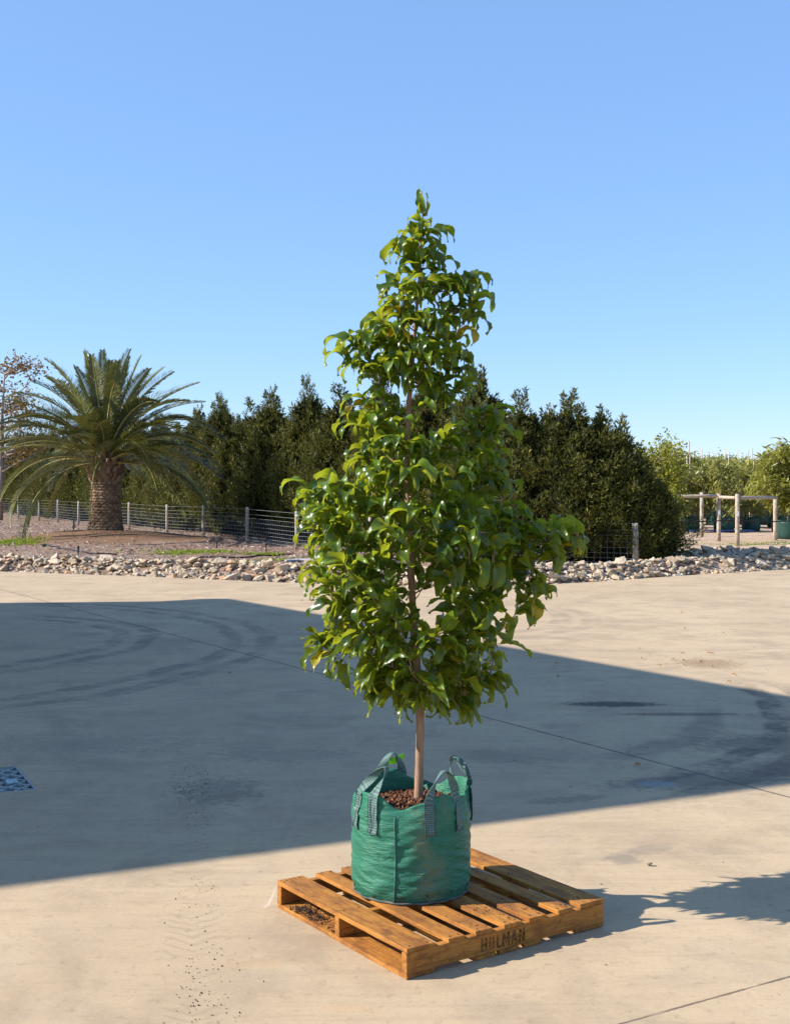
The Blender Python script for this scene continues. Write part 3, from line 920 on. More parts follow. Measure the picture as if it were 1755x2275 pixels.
# a few twigs of the top
for i in range(17):
    t_ = i / 17
    z = np.interp(t_, [0, 1], [trs[-1][2] - .30, trs[-1][2] - .005]); p = trunk_at(z); a = i * 2.4
    leaf_sites.append((p, np.array([math.cos(a) * (1 - .75 * t_), math.sin(a) * (1 - .75 * t_), .3 + 1.9 * t_ ** 2]), .95 - .3 * t_))
def leaf_mesh(arc, seed, L=.176, W=.067, fold=.45, wavy=.009):
    rr = random.Random(seed)
    n = 10; V = []; F = []
    x = z = 0.0; step = L / n
    twist = rr.uniform(-.5, .5)
    phi = rr.uniform(.3, .7); ph = rr.uniform(0, 6)
    # stalk
    st_n = 3
    for i in range(n + 1):
        t = i / n
        wv_ = W * .5 * (math.sin(math.pi * min(1, max(0, (t * .97 + .03))) ** .72) ** .9) * (1 - .25 * t) if 0 < i < n else .0012
        ang = phi - arc * (t ** 1.2)
        nx, nz = -math.sin(ang), math.cos(ang)
        tw = twist * t
        for s in (-1, -.5, 0, .5, 1):
            up = abs(s) * wv_ * fold + (wavy * math.sin(t * 13 + ph + s * 1.3) * abs(s))
            yy = s * wv_ * math.cos(tw); uu = up + s * wv_ * math.sin(tw)
            V.append((x + nx * uu, yy, z + nz * uu))
        x += math.cos(ang) * step; z += math.sin(ang) * step
    for i in range(n):
        for j in range(4):
            a = i * 5 + j
            F.append((a, a + 1, a + 6, a + 5))
    # midrib and stalk as a thin prism under the blade
    pv = [V[i * 5 + 2] for i in range(0, n + 1, 2)]
    stalk = [(-.016, 0, -.010)] + pv
    tv, tf = tube(stalk, np.linspace(.0013, .0005, len(stalk)), 3)
    b = len(V)
    V += [tuple(p) for p in tv]; F += [tuple(b + i for i in q) for q in tf]
    V = [(x_ + .016, y_, z_ + .010) for x_, y_, z_ in V]
    return V, F
M_leaf = leaf_material('tree_leaf', (.014, .054, .007), (.135, .225, .018), (.52, .58, .03), .32, .40, .5, (.50, .36, .02), True)
ARCS = [.8, 1.2, 1.7, 2.1, 2.6, 3.0, 3.4, 2.2, 1.4, 2.8]
LM = []
for i, a in enumerate(ARCS):
    V, F = leaf_mesh(a, i)
    LM.append((np.array(V), F, mkmesh('leaf', V, F, M_leaf, True, rnd=np.zeros(len(V)))))
cam_p = np.array([0, 0, CAM_H])
def leaf_frame(b, d, roll):
    x = unit(np.array(d)); up = np.array([0, 0, 1.0])
    y = np.cross(up, x); y = y / (np.linalg.norm(y) + 1e-6)
    z = np.cross(x, y)
    c_, s_ = math.cos(roll), math.sin(roll)
    y2 = y * c_ + z * s_; z2 = z * c_ - y * s_
    return np.stack([x, y2, z2], 1)
sites = []
for q_, (b, d, s) in enumerate(leaf_sites):
    low = np.interp(b[2], [1.0, 1.5, 2.0], [1.0, .45, 0])      # lower leaves hang, upper ones arch
    i = random.choice([4, 4, 5, 5, 6, 6, 6, 9, 9]) if random.random() > low else random.choice([0, 1, 2, 3, 8, 8])
    d = np.array(d, float)
    if random.random() < low: d = unit(d * np.array([1, 1, .4]) + np.array([0, 0, -.75]))
    else: d = unit(np.array([d[0], d[1], .12 + .25 * random.random()]))
    if q_ >= len(leaf_sites) - 4: d = np.array(leaf_sites[q_][1]); i = 0
    sites.append((b, leaf_frame(b, d, random.gauss(0, .28 if b[2] > 2.2 else .5)), s, i))
# nearest to the camera and outermost show largest: those are leaves of their own
order = sorted(range(len(sites)), key=lambda q: sites[q][0][1] - .35 * abs(sites[q][0][0] - trunk_at(sites[q][0][2])[0]))
solo = set(order[:300])
RV, RF, RR = [], [], []; base = 0
for q, (b, Mx, s, i) in enumerate(sites):
    if q in solo:
        o = bpy.data.objects.new('leaf', LM[i][2])
        m4 = Matrix(((Mx * s)[0].tolist() + [0], (Mx * s)[1].tolist() + [0], (Mx * s)[2].tolist() + [0], [0, 0, 0, 1]))
        m4.translation = Vector(loc(b).tolist())
        o.matrix_basis = m4
        link(o, tree)
    else:
        V, F, _ = LM[i]
        RV.append((V * s) @ Mx.T + loc(b)); RF += [tuple(base + k for k in f_) for f_ in F]; base += len(V)
        RR.append(np.full(len(V), random.random()))
o = obj('foliage', mkmesh('foliage', np.concatenate(RV), RF, M_leaf, True, rnd=np.concatenate(RR)), tree); o['kind'] = 'stuff'
print('leaves', len(sites))

# ------------------------------------------------------------------ drain grate
M_grate = simple('grate_steel', (.34, .38, .37), .55, .3, 20, 0, .4, .3)
M_pit = simple('pit_concrete', (.10, .10, .09), .95)
gc = (gr[0] + gr[2]) / 2
drain = empty('drain_grate', (gc[0], gc[1], 0), math.atan2(GD[1], GD[0])); tag(drain, 'square steel lattice drain grate set in the concrete', 'drain')
h = GS / 2
mb = MB()
for a in ((-h, -h, h, -h + .012), (-h, h - .012, h, h), (-h, -h + .0125, -h + .012, h - .0125), (h - .012, -h + .0125, h, h - .0125)):
    mb.box((a[0], a[1], -.05), (a[2], a[3], -.002))
obj('frame', mb.mesh('frame', M_grate), drain)
mb = MB()
mb.v = [(-h, -h, -.004), (h, -h, -.004), (h, h, -.004), (-h, h, -.004), (-h, -h, -.5), (h, -h, -.5), (h, h, -.5), (-h, h, -.5)]
mb.f = [(0, 4, 5, 1), (1, 5, 6, 2), (2, 6, 7, 3), (3, 7, 4, 0), (4, 7, 6, 5)]
obj('pit', mb.mesh('pit', M_pit), drain)
nb = 5; hi_ = h - .013
for k in range(-nb + 1, nb):
    c_ = k * 2 * hi_ / nb
    for s_ in (1, -1):
        # line y = s*x + c clipped to the square
        lo = max(-hi_, (-hi_ - c_) if s_ == 1 else (c_ - hi_)); hi2 = min(hi_, (hi_ - c_) if s_ == 1 else (c_ + hi_))
        if hi2 - lo < .05: continue
        x0, x1 = lo, hi2; L = (x1 - x0) * math.sqrt(2)
        mb = MB(); zt = -.004 if s_ == 1 else -.006
        mb.box((-L / 2, -.006, -.045), (L / 2, .006, zt))
        xm = (x0 + x1) / 2
        obj('bar', mb.mesh('bar', M_grate), drain, (xm, s_ * xm + c_, 0), (0, 0, s_ * math.pi / 4))
mb = MB(); mb.box((-.06, -.04, -.002), (.06, .04, .004)); obj('plate', mb.mesh('plate', simple('plate', (.30, .42, .42), .5)), drain, (.10, h - .12, 0))

# ------------------------------------------------------------------ things lying on the yard
M_stone = simple('stone_bit', (.28, .22, .16), .9, .4, 20)
pts = []
for _ in range(420):
    t_ = random.random() ** .8
    cl_ = random.choice([0, .02, .1, .13, .14, .3, .62, .8, .86, .9, .95, 1.0]); t_ = cl_ + random.gauss(0, .035)
    x_ = -1.55 + .80 * t_ + random.gauss(0, .05 + .09 * random.random()); y_ = 9.6 - 4.6 * t_ + random.gauss(0, .08)
    pts.append((x_, y_, .002))
for _ in range(140): pts.append((random.uniform(-3.5, 4), random.uniform(5, 14), .002))
for _ in range(160): pts.append((random.gauss(2.2, .35), random.gauss(12.55, .08), .004))
for _ in range(120): pts.append((random.gauss(3.9, .3), random.gauss(15.4, .35), .004))
tag(obj('dirt_crumbs', crumbs('dirt_crumbs', pts, .0012, .005, M_muck)), 'scattered crumbs of dirt on the concrete', 'dirt', kind='stuff')
def rock_mesh(seed, mat, n=11, flat=.68, bevel=True):
    rr = random.Random(seed); bm = bmesh.new()
    for _ in range(n):
        d = Vector((rr.gauss(0, 1), rr.gauss(0, 1), rr.gauss(0, 1))).normalized() * rr.uniform(.75, 1.0)
        bm.verts.new((d.x * .5, d.y * .5 * .8, d.z * .5 * flat))
    bmesh.ops.convex_hull(bm, input=bm.verts)
    for vt in [q for q in bm.verts if not q.link_faces]: bm.verts.remove(vt)
    bmesh.ops.recalc_face_normals(bm, faces=bm.faces)
    me = bpy.data.meshes.new('rock'); bm.to_mesh(me); bm.free(); me.materials.append(mat)
    return me
N = NT('rubble_rock'); rr_ = N.objrand(); at_ = N.attr()
t_ = N.math('FRACT', N.add(rr_, at_))
c = N.mix(t_, (.34, .26, .17), (.56, .46, .33)); c = N.mix(N.ss(t_, .85, .9), c, (.33, .30, .25)); c = N.mix(N.ss(t_, .93, .95), c, (.48, .29, .16))
c = N.mix(N.ss(N.noise(N.coord(), 3, 5), .45, .75, 0, .6), c, (.30, .23, .17)); N.set(c, .9, .2); N.bump(N.noise(N.coord(), 7, 5), .5, .06)
M_rock = N.m
rk = [rock_mesh(i, M_rock) for i in range(12)]
for u, v, s in ((1443, 1925, .045), (1334, 1966, .018), (1345, 2145, .014)):
    Yg = 2793 * CAM_H / (v - 1077); x_ = (u - 877.5) * Yg / 2793
    o = obj('pebble', rk[int(s * 1000) % 12], None, (x_, Yg, s * .30), (.2, 0, u % 6), (s, s, s))
    tag(o, {.045: 'lumpy brown pebble beside the foliage shadow on the concrete', .018: 'small pale pebble alone on concrete right of the pallet', .014: 'tiny dark pebble in front of the pallet on the concrete'}[s], 'pebble')
M_dead = simple('dead_leaf', (.42, .20, .06), .8)
V, F = leaf_mesh(1.2, 99, .05, .022); me_dead = mkmesh('fallen_leaf', V, F, M_dead, True, rnd=np.zeros(len(V)))
for i in range(26):
    x_, y_ = (random.gauss(3.9, .5), random.gauss(15.5, .6)) if i < 12 else (random.uniform(-2, 5), random.uniform(9, 24))
    o = obj('fallen_leaf', me_dead, None, (x_, y_, .003), (random.uniform(-.3, .3), random.uniform(-.2, .2), random.uniform(0, 6.28)))
    tag(o, 'small dry brown leaf fallen on the concrete', 'leaf', 'dry leaves on the concrete')
# clear plastic wrap at the pallet's far left corner
N = NT('clear_film'); N.set((.9, .92, .95), .15, .5); N.b.inputs['Alpha'].default_value = .05; M_film = N.m
cp = PF + np.array([dirA.x, dirA.y]) * SA
V = [(0, 0, .10), (-.012, -.004, .06), (-.035, -.01, .012), (-.055, -.02, .004), (-.01, .03, .09), (-.028, .03, .05), (-.05, .03, .01), (-.07, .01, .004)]
F = [(0, 1, 5, 4), (1, 2, 6, 5), (2, 3, 7, 6)]
o = obj('plastic_film', mkmesh('plastic_film', V, F, M_film), None, (cp[0] - .006, cp[1] - .004, 0)); o.modifiers.new('solid', 'SOLIDIFY').thickness = .001
tag(o, 'scrap of clear plastic film caught on the pallet corner', 'plastic')

# ------------------------------------------------------------------ rubble bank
def bank_pts(n, sx0, sx1, far=1.75):
    x_ = R.uniform(sx0, sx1, n); s_ = R.uniform(.12, far, n)
    y_ = edge_y(x_) + s_
    return x_, y_
spots = []
n = 255; x_, y_ = bank_pts(n, -13.5, 12.5, 1.7)
for a, b in zip(x_, y_): spots.append((a, b, random.choice([.22, .3, .36, .42, .48]) * random.uniform(.85, 1.15)))
for _ in range(45): spots.append((random.gauss(9.0, 1.5), random.gauss(34.6, .7), random.uniform(.28, .5)))
for (a, b, s) in spots:
    left = a < 1.2
    o = obj('rock', random.choice(rk), None, (a, b, float(terrain_z(a, b)) + s * .16), (random.uniform(-.5, .5), random.uniform(-.5, .5), random.uniform(0, 6.28)), (s, s * random.uniform(.7, 1), s * random.uniform(.6, 1)))
    tag(o, 'pale angular rock in the bank edging the concrete below the palm and fence' if left else 'pale angular rock in the bank edging the concrete below the corner post and gravel', 'rock', 'rubble below the palm' if left else 'rubble below the gravel')
RV, RF, RR = [], [], []; base = 0
n = 3600; x_, y_ = bank_pts(n, -16, 15, 1.9)
x_ = np.concatenate([x_, R.normal(9.0, 1.7, 350)]); y_ = np.concatenate([y_, R.normal(34.6, .9, 350)])
rkv = []
for m_ in rk:
    a = np.zeros(len(m_.vertices) * 3); m_.vertices.foreach_get('co', a); rkv.append((a.reshape(-1, 3), [tuple(p.vertices) for p in m_.polygons]))
for a, b in zip(x_, y_):
    V, F = random.choice(rkv); s = random.uniform(.08, .28); an = random.uniform(0, 6.28); tl = random.uniform(-.5, .5)
    c_, s_ = math.cos(an), math.sin(an); ct, st_ = math.cos(tl), math.sin(tl)
    M3 = np.array([[c_, -s_, 0], [s_, c_, 0], [0, 0, 1]]) @ np.array([[1, 0, 0], [0, ct, -st_], [0, st_, ct]])
    RV.append((V * s) @ M3.T + np.array([a, b, float(terrain_z(a, b)) + s * .15])); RF += [tuple(base + k for k in f_) for f_ in F]; base += len(V); RR.append(np.full(len(V), random.random()))
o = obj('rubble', mkmesh('rubble', np.concatenate(RV), RF, M_rock, rnd=np.concatenate(RR)))
tag(o, 'small broken stone filling between the larger bank rocks', 'rubble', kind='stuff')

# ------------------------------------------------------------------ wire fence
M_post = simple('post_timber', (.36, .31, .24), .9, .3, 12, .4)
M_wire = simple('galvanised_wire', (.34, .36, .35), .5, .2, 20, 0, .4, .2)
FEN = [(8.9, 31.3), (6.15, 32.1), (3.9, 32.9), (1.75, 33.7), (-.75, 38.2), (-3.34, 42.75), (-5.49, 46.7), (-7.8, 51.2), (-9.95, 54.9), (-12.75, 60.3), (-15.1, 64.6), (-17.3, 68.7), (-19.6, 73.1), (-21.8, 77.0), (-24.5, 81.8), (-26.9, 85.9), (-29.5, 90.5)]
FEN = FEN[1:]
fence = empty('wire_fence', (FEN[4][0], FEN[4][1], 0)); tag(fence, 'wire mesh fence on round timber posts in front of the hedge', 'fence')
fo = np.array([FEN[4][0], FEN[4][1], 0])
mb = MB(); mb.tube([(0, 0, -.1), (0, 0, .6), (.005, 0, 1.0), (0, .004, 1.31)], [.068, .066, .064, .062], 10); post_me = mb.mesh('post', M_post, True)
for i, (a, b) in enumerate(FEN):
    o = obj('post', post_me, fence, np.array([a, b, float(terrain_z(a, b))]) - fo, (random.uniform(-.015, .015), random.uniform(-.02, .02), i), (1.25 if i == 0 else 1,) * 2 + (.95 if i == 0 else 1,))
wz = [.10, .22, .34, .47, .61, .76, .92, 1.06, 1.24]
for z in wz:
    pts = [np.array([a, b, float(terrain_z(a, b)) + z]) - fo + np.array([-.06, -.05, 0]) for a, b in FEN]
    mb = MB(); mb.tube(pts, .0036, 4); obj('wire', mb.mesh('wire', M_wire), fence)
mb = MB()
for (a, b), (c_, d_) in zip(FEN[:-1], FEN[1:]):
    L = math.hypot(c_ - a, d_ - b); m_ = int(L / .16)
    for i in range(1, m_):
        t_ = i / m_; xx, yy = a + (c_ - a) * t_, b + (d_ - b) * t_; zz = float(terrain_z(xx, yy))
        mb.tube([np.array([xx - .06, yy - .05, zz + .10]) - fo, np.array([xx - .06, yy - .05, zz + .92]) - fo], .0024, 3)
o = obj('mesh_wires', mb.mesh('mesh_wires', M_wire), fence); o['kind'] = 'stuff'

# ------------------------------------------------------------------ conifers
M_conifer = leaf_material('conifer_spray', (.026, .040, .009), (.195, .180, .036), (.20, .20, .03), .6, .18, .2)
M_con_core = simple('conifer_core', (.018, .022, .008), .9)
M_trunkd = simple('dark_bark', (.12, .08, .055), .9, .3, 10, .4)
def conifer_crown(seed, h, w, leaders=3, base=.0):
    g = np.random.default_rng(seed)
    # plumes
    n = 560
    zn = g.uniform(0, 1, n) ** .9
    lobes = g.uniform(0, 6.28, 5)
    az = g.uniform(0, 6.28, n)
    prof = lambda q: np.where(q < .18, .72 + .28 * q / .18, np.clip((1 - q) / .82, 0, 1) ** .55)
    r = w * prof(zn) * (1 + .16 * np.sin(3 * az + lobes[0] + zn * 5) + .10 * np.sin(7 * az + lobes[1] + zn * 11)) * g.uniform(.55, 1.06, n)
    P0 = np.stack([r * np.cos(az), r * np.sin(az), base + .12 + zn * (h * .93 - .9)], -1)
    up = np.stack([np.cos(az) * .5, np.sin(az) * .5, np.full(n, .95)], -1) + g.normal(0, .16, (n, 3))
    Dp = unit(up); Lp = g.uniform(.5, 1.15, n) * (1 - .25 * zn); Rp = g.uniform(.10, .22, n)
    # leaders
    for k in range(leaders):
        a = g.uniform(0, 6.28); rr = w * .42 * g.uniform(0, 1) * (k > 0)
        hh = h * (1.04 - .13 * (k > 0) * g.uniform(.3, 1.4))
        m = 16
        zz = np.linspace(hh * .72, hh - .25, m); aa = g.uniform(0, 6.28, m); q = (1 - (zz - hh * .72) / (hh * .3)) * .26
        P0 = np.concatenate([P0, np.stack([rr * math.cos(a) + q * np.cos(aa), rr * math.sin(a) + q * np.sin(aa), zz], -1)])
        Dp = np.concatenate([Dp, unit(np.stack([np.cos(aa) * .35, np.sin(aa) * .35, np.ones(m)], -1))])
        Lp = np.concatenate([Lp, np.linspace(.6, .42, m)]); Rp = np.concatenate([Rp, np.linspace(.13, .06, m)])
    n = len(P0); m = 48
    t = g.uniform(0, 1, (n, m)); a = g.uniform(0, 6.28, (n, m))
    rad = Rp[:, None] * (np.sin(np.pi * np.clip(t * .85 + .15, 0, 1)) ** .8) * np.sqrt(g.uniform(.1, 1, (n, m)))
    ref = np.where(np.abs(Dp[:, 2:3]) < .95, np.array([[0, 0, 1.0]]), np.array([[1.0, 0, 0]]))
    U = unit(np.cross(Dp, ref)); Vv = np.cross(Dp, U)
    rv = U[:, None] * (np.cos(a))[..., None] + Vv[:, None] * (np.sin(a))[..., None]
    P = P0[:, None] + Dp[:, None] * (t * Lp[:, None])[..., None] + rv * rad[..., None]
    D = unit(Dp[:, None] * .9 + rv * .6 + g.normal(0, .3, (n, m, 3)))
    S = unit(np.cross(D, g.normal(0, 1, (n, m, 3))))
    P, D, S = (q.reshape(-1, 3) for q in (P, D, S))
    k = len(P)
    V, F = quads(P, D, S, g.uniform(.08, .19, k), g.uniform(.022, .05, k), .4)
    pr = np.repeat(g.uniform(0, .75, n), m) + g.uniform(0, .25, k)
    return V, F, np.repeat(pr, 4), lambda zn_: w * prof(zn_)
def conifer_proto(seed, h, w, leaders, base=0.0):
    root = empty('conifer')
    V, F, rn, prof = conifer_crown(seed, h, w, leaders, base)
    obj('crown', mkmesh('crown', V, F, M_conifer, rnd=rn), root)
    # dense inner twigs
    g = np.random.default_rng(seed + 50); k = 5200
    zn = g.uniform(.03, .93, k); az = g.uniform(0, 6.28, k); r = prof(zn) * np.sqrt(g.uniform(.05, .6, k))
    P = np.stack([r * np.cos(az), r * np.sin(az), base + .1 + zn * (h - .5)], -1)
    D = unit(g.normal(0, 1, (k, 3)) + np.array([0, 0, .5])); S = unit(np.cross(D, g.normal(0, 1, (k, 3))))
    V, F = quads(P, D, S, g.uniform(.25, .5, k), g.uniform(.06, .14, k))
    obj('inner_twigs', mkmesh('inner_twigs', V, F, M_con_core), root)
    mb = MB(); mb.tube([(0, 0, -.1), (.02, .01, h * .3), (-.02, .02, h * .6), (0, 0, h * .88)], [.10, .08, .05, .02], 8)
    for i in range(14):
        a = i * 2.4; z = .2 + i * .05; L = w * g.uniform(.5, .8)
        mb.tube([(0, 0, z), (L * .5 * math.cos(a), L * .5 * math.sin(a), z + .25), (L * math.cos(a), L * math.sin(a), z + .8)], [.03, .02, .008], 5)
    obj('trunk', mb.mesh('trunk', M_trunkd, True), root)
    return root
protos = [conifer_proto(1, 5.2, 1.45, 4), conifer_proto(2, 5.0, 1.55, 3), conifer_proto(3, 5.5, 1.4, 2), conifer_proto(4, 4.7, 1.6, 5)]
used = set()
def conifer(k, x, y, s, sz, rz, label, group=None):
    if k in used: o = copy_tree(protos[k])
    else: o = protos[k]; used.add(k)
    o.location = (x, y, float(terrain_z(x, y)) - .02); o.scale = (s, s, s * sz); o.rotation_euler = (0, 0, rz)
    tag(o, label, 'conifer', group)
    return o
fd = unit(np.array([-26.9 + 3.34, 85.9 - 42.75])); fn = np.array([fd[1], -fd[0]]); fn = fn if fn[0] > 0 else -fn
p0 = np.array([-3.34, 42.75]) - fd * 7.5 + fn * 2.6
hs = [1.0, .93, 1.05, 1.04, 1.0, 1.08, .97, 1.0, 1.02, .98, 1.05, 1.0, .97, 1.03, 1.0, 1.02, .98, 1.0, 1.0, .96, 1.0, .9, .92, .9, .9]
for i in range(42):
    p = p0 + fd * (i * 1.55) + R.normal(0, .2, 2) + fn * (i % 2) * .7
    s = R.uniform(.95, 1.12); behind = 877.5 + p[0] / p[1] * 2793 < 490
    conifer([0, 2, 1, 0, 3, 1, 2][i % 7], p[0], p[1], s, hs[i % 21] / s * R.uniform(.97, 1.06) * 1.03, R.uniform(0, 6.28),
            'dark green conifer of the long hedge standing behind the palm and its fronds' if behind else 'dark green conifer of the long hedge between the palm and the potted tree',
            'hedge conifers behind the palm' if behind else 'hedge conifers between palm and potted tree')
for i, (u, Y, top, wd, k) in enumerate(((1160, 34.2, 890, .92, 2), (1075, 35.6, 915, 1.0, 0), (1268, 33.6, 895, .98, 1), (1345, 33.5, 932, .90, 3), (1390, 33.2, 992, .80, 0), (1436, 33.5, 1045, .72, 1), (1215, 37.5, 925, 1.0, 3), (1010, 39.5, 930, 1.0, 1))):
    x, _, z = px(u, top, Y)
    hh = (5.2, 5.0, 5.5, 4.7)[k]
    conifer(k, x, Y, wd, z / (hh * wd) * 1.02, R.uniform(0, 6.28),
            ['tall pointed conifer behind the leafy side branches of the potted tree', 'conifer at the hedge corner half hidden behind the potted tree', 'spire-topped conifer in the middle of the hedge beside the gravel',
             'ragged topped conifer left of the corner post', 'shorter dark conifer directly behind the corner post', 'lowest bushy conifer at the gravel end of the hedge, right of the corner post', 'conifer in the second row behind the spire-topped one', 'conifer wholly behind the potted tree at the fence corner'][i])

# ------------------------------------------------------------------ date palm
M_frond = leaf_material('palm_frond', (.060, .080, .018), (.150, .150, .032), (.24, .23, .04), .42, .15, .45)
M_rachis = simple('frond_rib', (.36, .32, .10), .6)
N = NT('palm_boot'); N.set(N.mix(N.objrand(), (.17, .10, .055), (.36, .25, .15)), .9, .2); N.bump(N.noise(N.coord(), 12, 4), .5, .05); M_boot = N.m
M_ptrunk = simple('palm_trunk', (.13, .085, .05), .95, .3, 6, .5)
palm = empty('date_palm', (PALM[0], PALM[1], float(terrain_z(PALM[0], PALM[1])))); tag(palm, 'stout date palm with arching fronds on a mulch mound', 'palm')
zt = [-.15, 0, .25, .6, 1.1, 1.6, 1.85, 2.1, 2.5, 2.85, 3.1]; rt = [.74, .70, .63, .60, .58, .57, .58, .66, .72, .60, .35]
zz = np.linspace(-.15, 3.1, 40)
mb = MB(); mb.tube([(0, 0, z) for z in zz], np.interp(zz, zt, rt) - .03, 24); trunk = obj('trunk', mb.mesh('trunk', M_ptrunk, True), palm)
# leaf-base scars: overlapping lozenge wedges
def scar_mesh(wd, hg, out):
    V = [(-wd / 2, 0, 0), (wd / 2, 0, 0), (0, 0, hg * .6), (0, 0, -hg * .5), (-wd * .22, -out, .03 * hg), (wd * .22, -out, .03 * hg), (0, -out * .8, -hg * .22), (0, -out * .5, hg * .25)]
    F = [(0, 4, 7, 2), (7, 5, 1, 2), (4, 6, 5, 7), (0, 3, 6, 4), (3, 1, 5, 6)]
    return mkmesh('leaf_scar', V, F, M_boot)
scar_me = scar_mesh(.25, .17, .055)
cnt = 0
for row in range(17):
    z = .06 + row * .108
    nn = 18
    for j in range(nn):
        a = (j + .5 * (row % 2)) / nn * 2 * np.pi + random.gauss(0, .02)
        if math.sin(a) > .45: continue                   # the far side is never seen
        r_ = float(np.interp(z, zt, rt)) - .035
        obj('leaf_scar', scar_me, trunk, (r_ * math.cos(a), r_ * math.sin(a), z + random.gauss(0, .008)), (random.gauss(0, .06), random.gauss(0, .08), a + np.pi / 2), (random.uniform(.9, 1.1),) * 3)
        cnt += 1
mb = MB(); mb.tube([(0, 0, 0), (0, -.10, .12), (0, -.17, .32)], [.115, .085, .05], 5); boot_me = mb.mesh('leaf_base', M_boot)
for row in range(6):
    z = 1.86 + row * .17; nn = 15
    for j in range(nn):
        a = (j + .5 * (row % 2)) / nn * 2 * np.pi + random.gauss(0, .05)
        if math.sin(a) > .5: continue
        r_ = float(np.interp(z, zt, rt)) - .09
        s = random.uniform(.8, 1.15)
        obj('leaf_base', boot_me, palm, (r_ * math.cos(a), r_ * math.sin(a), z), (random.gauss(0, .15) + .1 - row * .06, random.gauss(0, .2), a + np.pi / 2), (s * 1.1, s * .75, s * .75))
def frond(az, e0, bend, L, seed, z0, r0):
    g = np.random.default_rng(seed)
    n = 26; t = np.linspace(0, 1, n)
    ang = e0 - bend * t ** 1.35
    st_ = L / (n - 1)
    x = np.concatenate([[0], np.cumsum(np.cos(ang[:-1]) * st_)]); z = np.concatenate([[0], np.cumsum(np.sin(ang[:-1]) * st_)])
    sway = .10 * L * g.normal(0, .5) * t ** 2
    C = np.stack([x, sway, z], -1)
    T = unit(np.gradient(C, axis=0)); Sd = unit(np.cross(T, np.array([0, 0, 1.0]))) if abs(e0) < 1.45 else np.tile([0, -1.0, 0], (n, 1))
    Sd = np.tile([0, -1.0, 0], (n, 1)); Up = np.cross(Sd, T)
    roll = g.normal(0, .35)
    Sd, Up = Sd * math.cos(roll) + Up * math.sin(roll), Up * math.cos(roll) - Sd * math.sin(roll)
    m = 74
    tl = np.linspace(.10, .995, m)
    def at(A, q): return np.stack([np.interp(q, t, A[:, i]) for i in range(3)], -1)
    c, T_, S_, U_ = at(C, tl), unit(at(T, tl)), unit(at(Sd, tl)), unit(at(Up, tl))
    ll = .62 * np.clip((tl - .06) / .22, .15, 1) ** .8 * np.clip((1.12 - tl) / .45, .25, 1) * (L / 4.2)
    Vs, Fs = [], []
    b = 0
    for s in (-1, 1):
        li = ll * g.uniform(.85, 1.1, m)
        d1 = unit(S_ * s * .78 + T_ * .66 + U_ * (.38 + g.normal(0, .10, (m, 1))))
        p1 = c + d1 * (li * .5)[:, None]
        d2 = unit(d1 + np.array([0, 0, -.28]) + T_ * .15); p2 = p1 + d2 * (li * .5)[:, None]
        wv = T_ * .5 + U_ * .5; wv = unit(wv - d1 * np.sum(wv * d1, 1, keepdims=True)) * .021
        V = np.stack([c - wv * .6, c + wv * .6, p1 + wv, p1 - wv, p2], 1).reshape(-1, 3)
        Vs.append(V)
        k = (np.arange(m) * 5)[:, None] + b
        Fs += [tuple(q) for q in (k + np.array([[0, 1, 2, 3]])).tolist()] + [tuple(q) for q in (k + np.array([[3, 2, 4]])).tolist()]
        b += len(V)
    me = mkmesh('frond', np.concatenate(Vs), Fs, M_frond, rnd=np.full(b, g.uniform(0, 1)))
    o = obj('frond', me, palm, (r0 * math.cos(az), r0 * math.sin(az), z0), (0, 0, az))
    tv, tf = tube(C + np.array([0, 0, -.01]), np.linspace(.05, .008, n), 5)
    obj('rib', mkmesh('rib', tv, tf, M_rachis, True), o)
nf = 76
for i in range(nf):
    q = i / (nf - 1)                     # 0 innermost .. 1 outermost
    az = i * 2.39996 + random.gauss(0, .12)
    e0 = math.radians(np.interp(q, [0, .15, .4, .7, 1], [86, 70, 49, 27, 0]) + random.gauss(0, 4))
    bend = math.radians(np.interp(q, [0, .15, .4, .7, 1], [10, 26, 56, 80, 76]) + random.gauss(0, 8))
    L = np.interp(q, [0, .2, .6, 1], [3.4, 4.1, 4.8, 4.7]) * random.uniform(.92, 1.07)
    frond(az, e0, bend, L, 300 + i, np.interp(q, [0, 1], [3.25, 2.55]), np.interp(q, [0, 1], [.06, .45]))

# ------------------------------------------------------------------ loose crowned trees
def twig_tree(root, rng, h, spread, nbr, mat, r0=.12, lean=(0, 0), z_first=.35, up=.8):
    mb = MB()
    top = np.array([lean[0], lean[1], h * .8])
    mb.tube([np.array([0, 0, -.2]), top * .35 + rng.normal(0, .05, 3) * [1, 1, 0], top * .7 + rng.normal(0, .1, 3) * [1, 1, 0], top], [r0, r0 * .8, r0 * .5, r0 * .15], 8)
    ends = []
    for i in range(nbr):
        t = z_first + (1 - z_first) * rng.uniform(0, 1); p = top * t
        a = rng.uniform(0, 6.28); L = spread * rng.uniform(.55, 1.0) * (1.15 - .5 * t)
        e = p + np.array([math.cos(a) * L, math.sin(a) * L, L * up * rng.uniform(.4, 1.2)])
        mid = (p + e) / 2 + np.array([0, 0, -.08 * L]) + rng.normal(0, .05 * L, 3)
        mb.tube([p, mid, e], [r0 * .3, r0 * .17, r0 * .05], 5)
        for f_ in (.35, .5, .65, .8, .95):
            s_ = p * (1 - f_) + e * f_ + np.array([0, 0, -.03 * L]); d = rng.normal(0, 1, 3); d[2] = abs(d[2]) * .6
            e2 = s_ + unit(d) * L * .42
            mb.tube([s_, (s_ + e2) / 2 + rng.normal(0, .03, 3), e2], [r0 * .10, r0 * .06, r0 * .025], 4)
            ends.append((s_, e2))
        ends.append((mid, e))
    obj('trunk', mb.mesh('trunk', mat, True), root)
    return ends
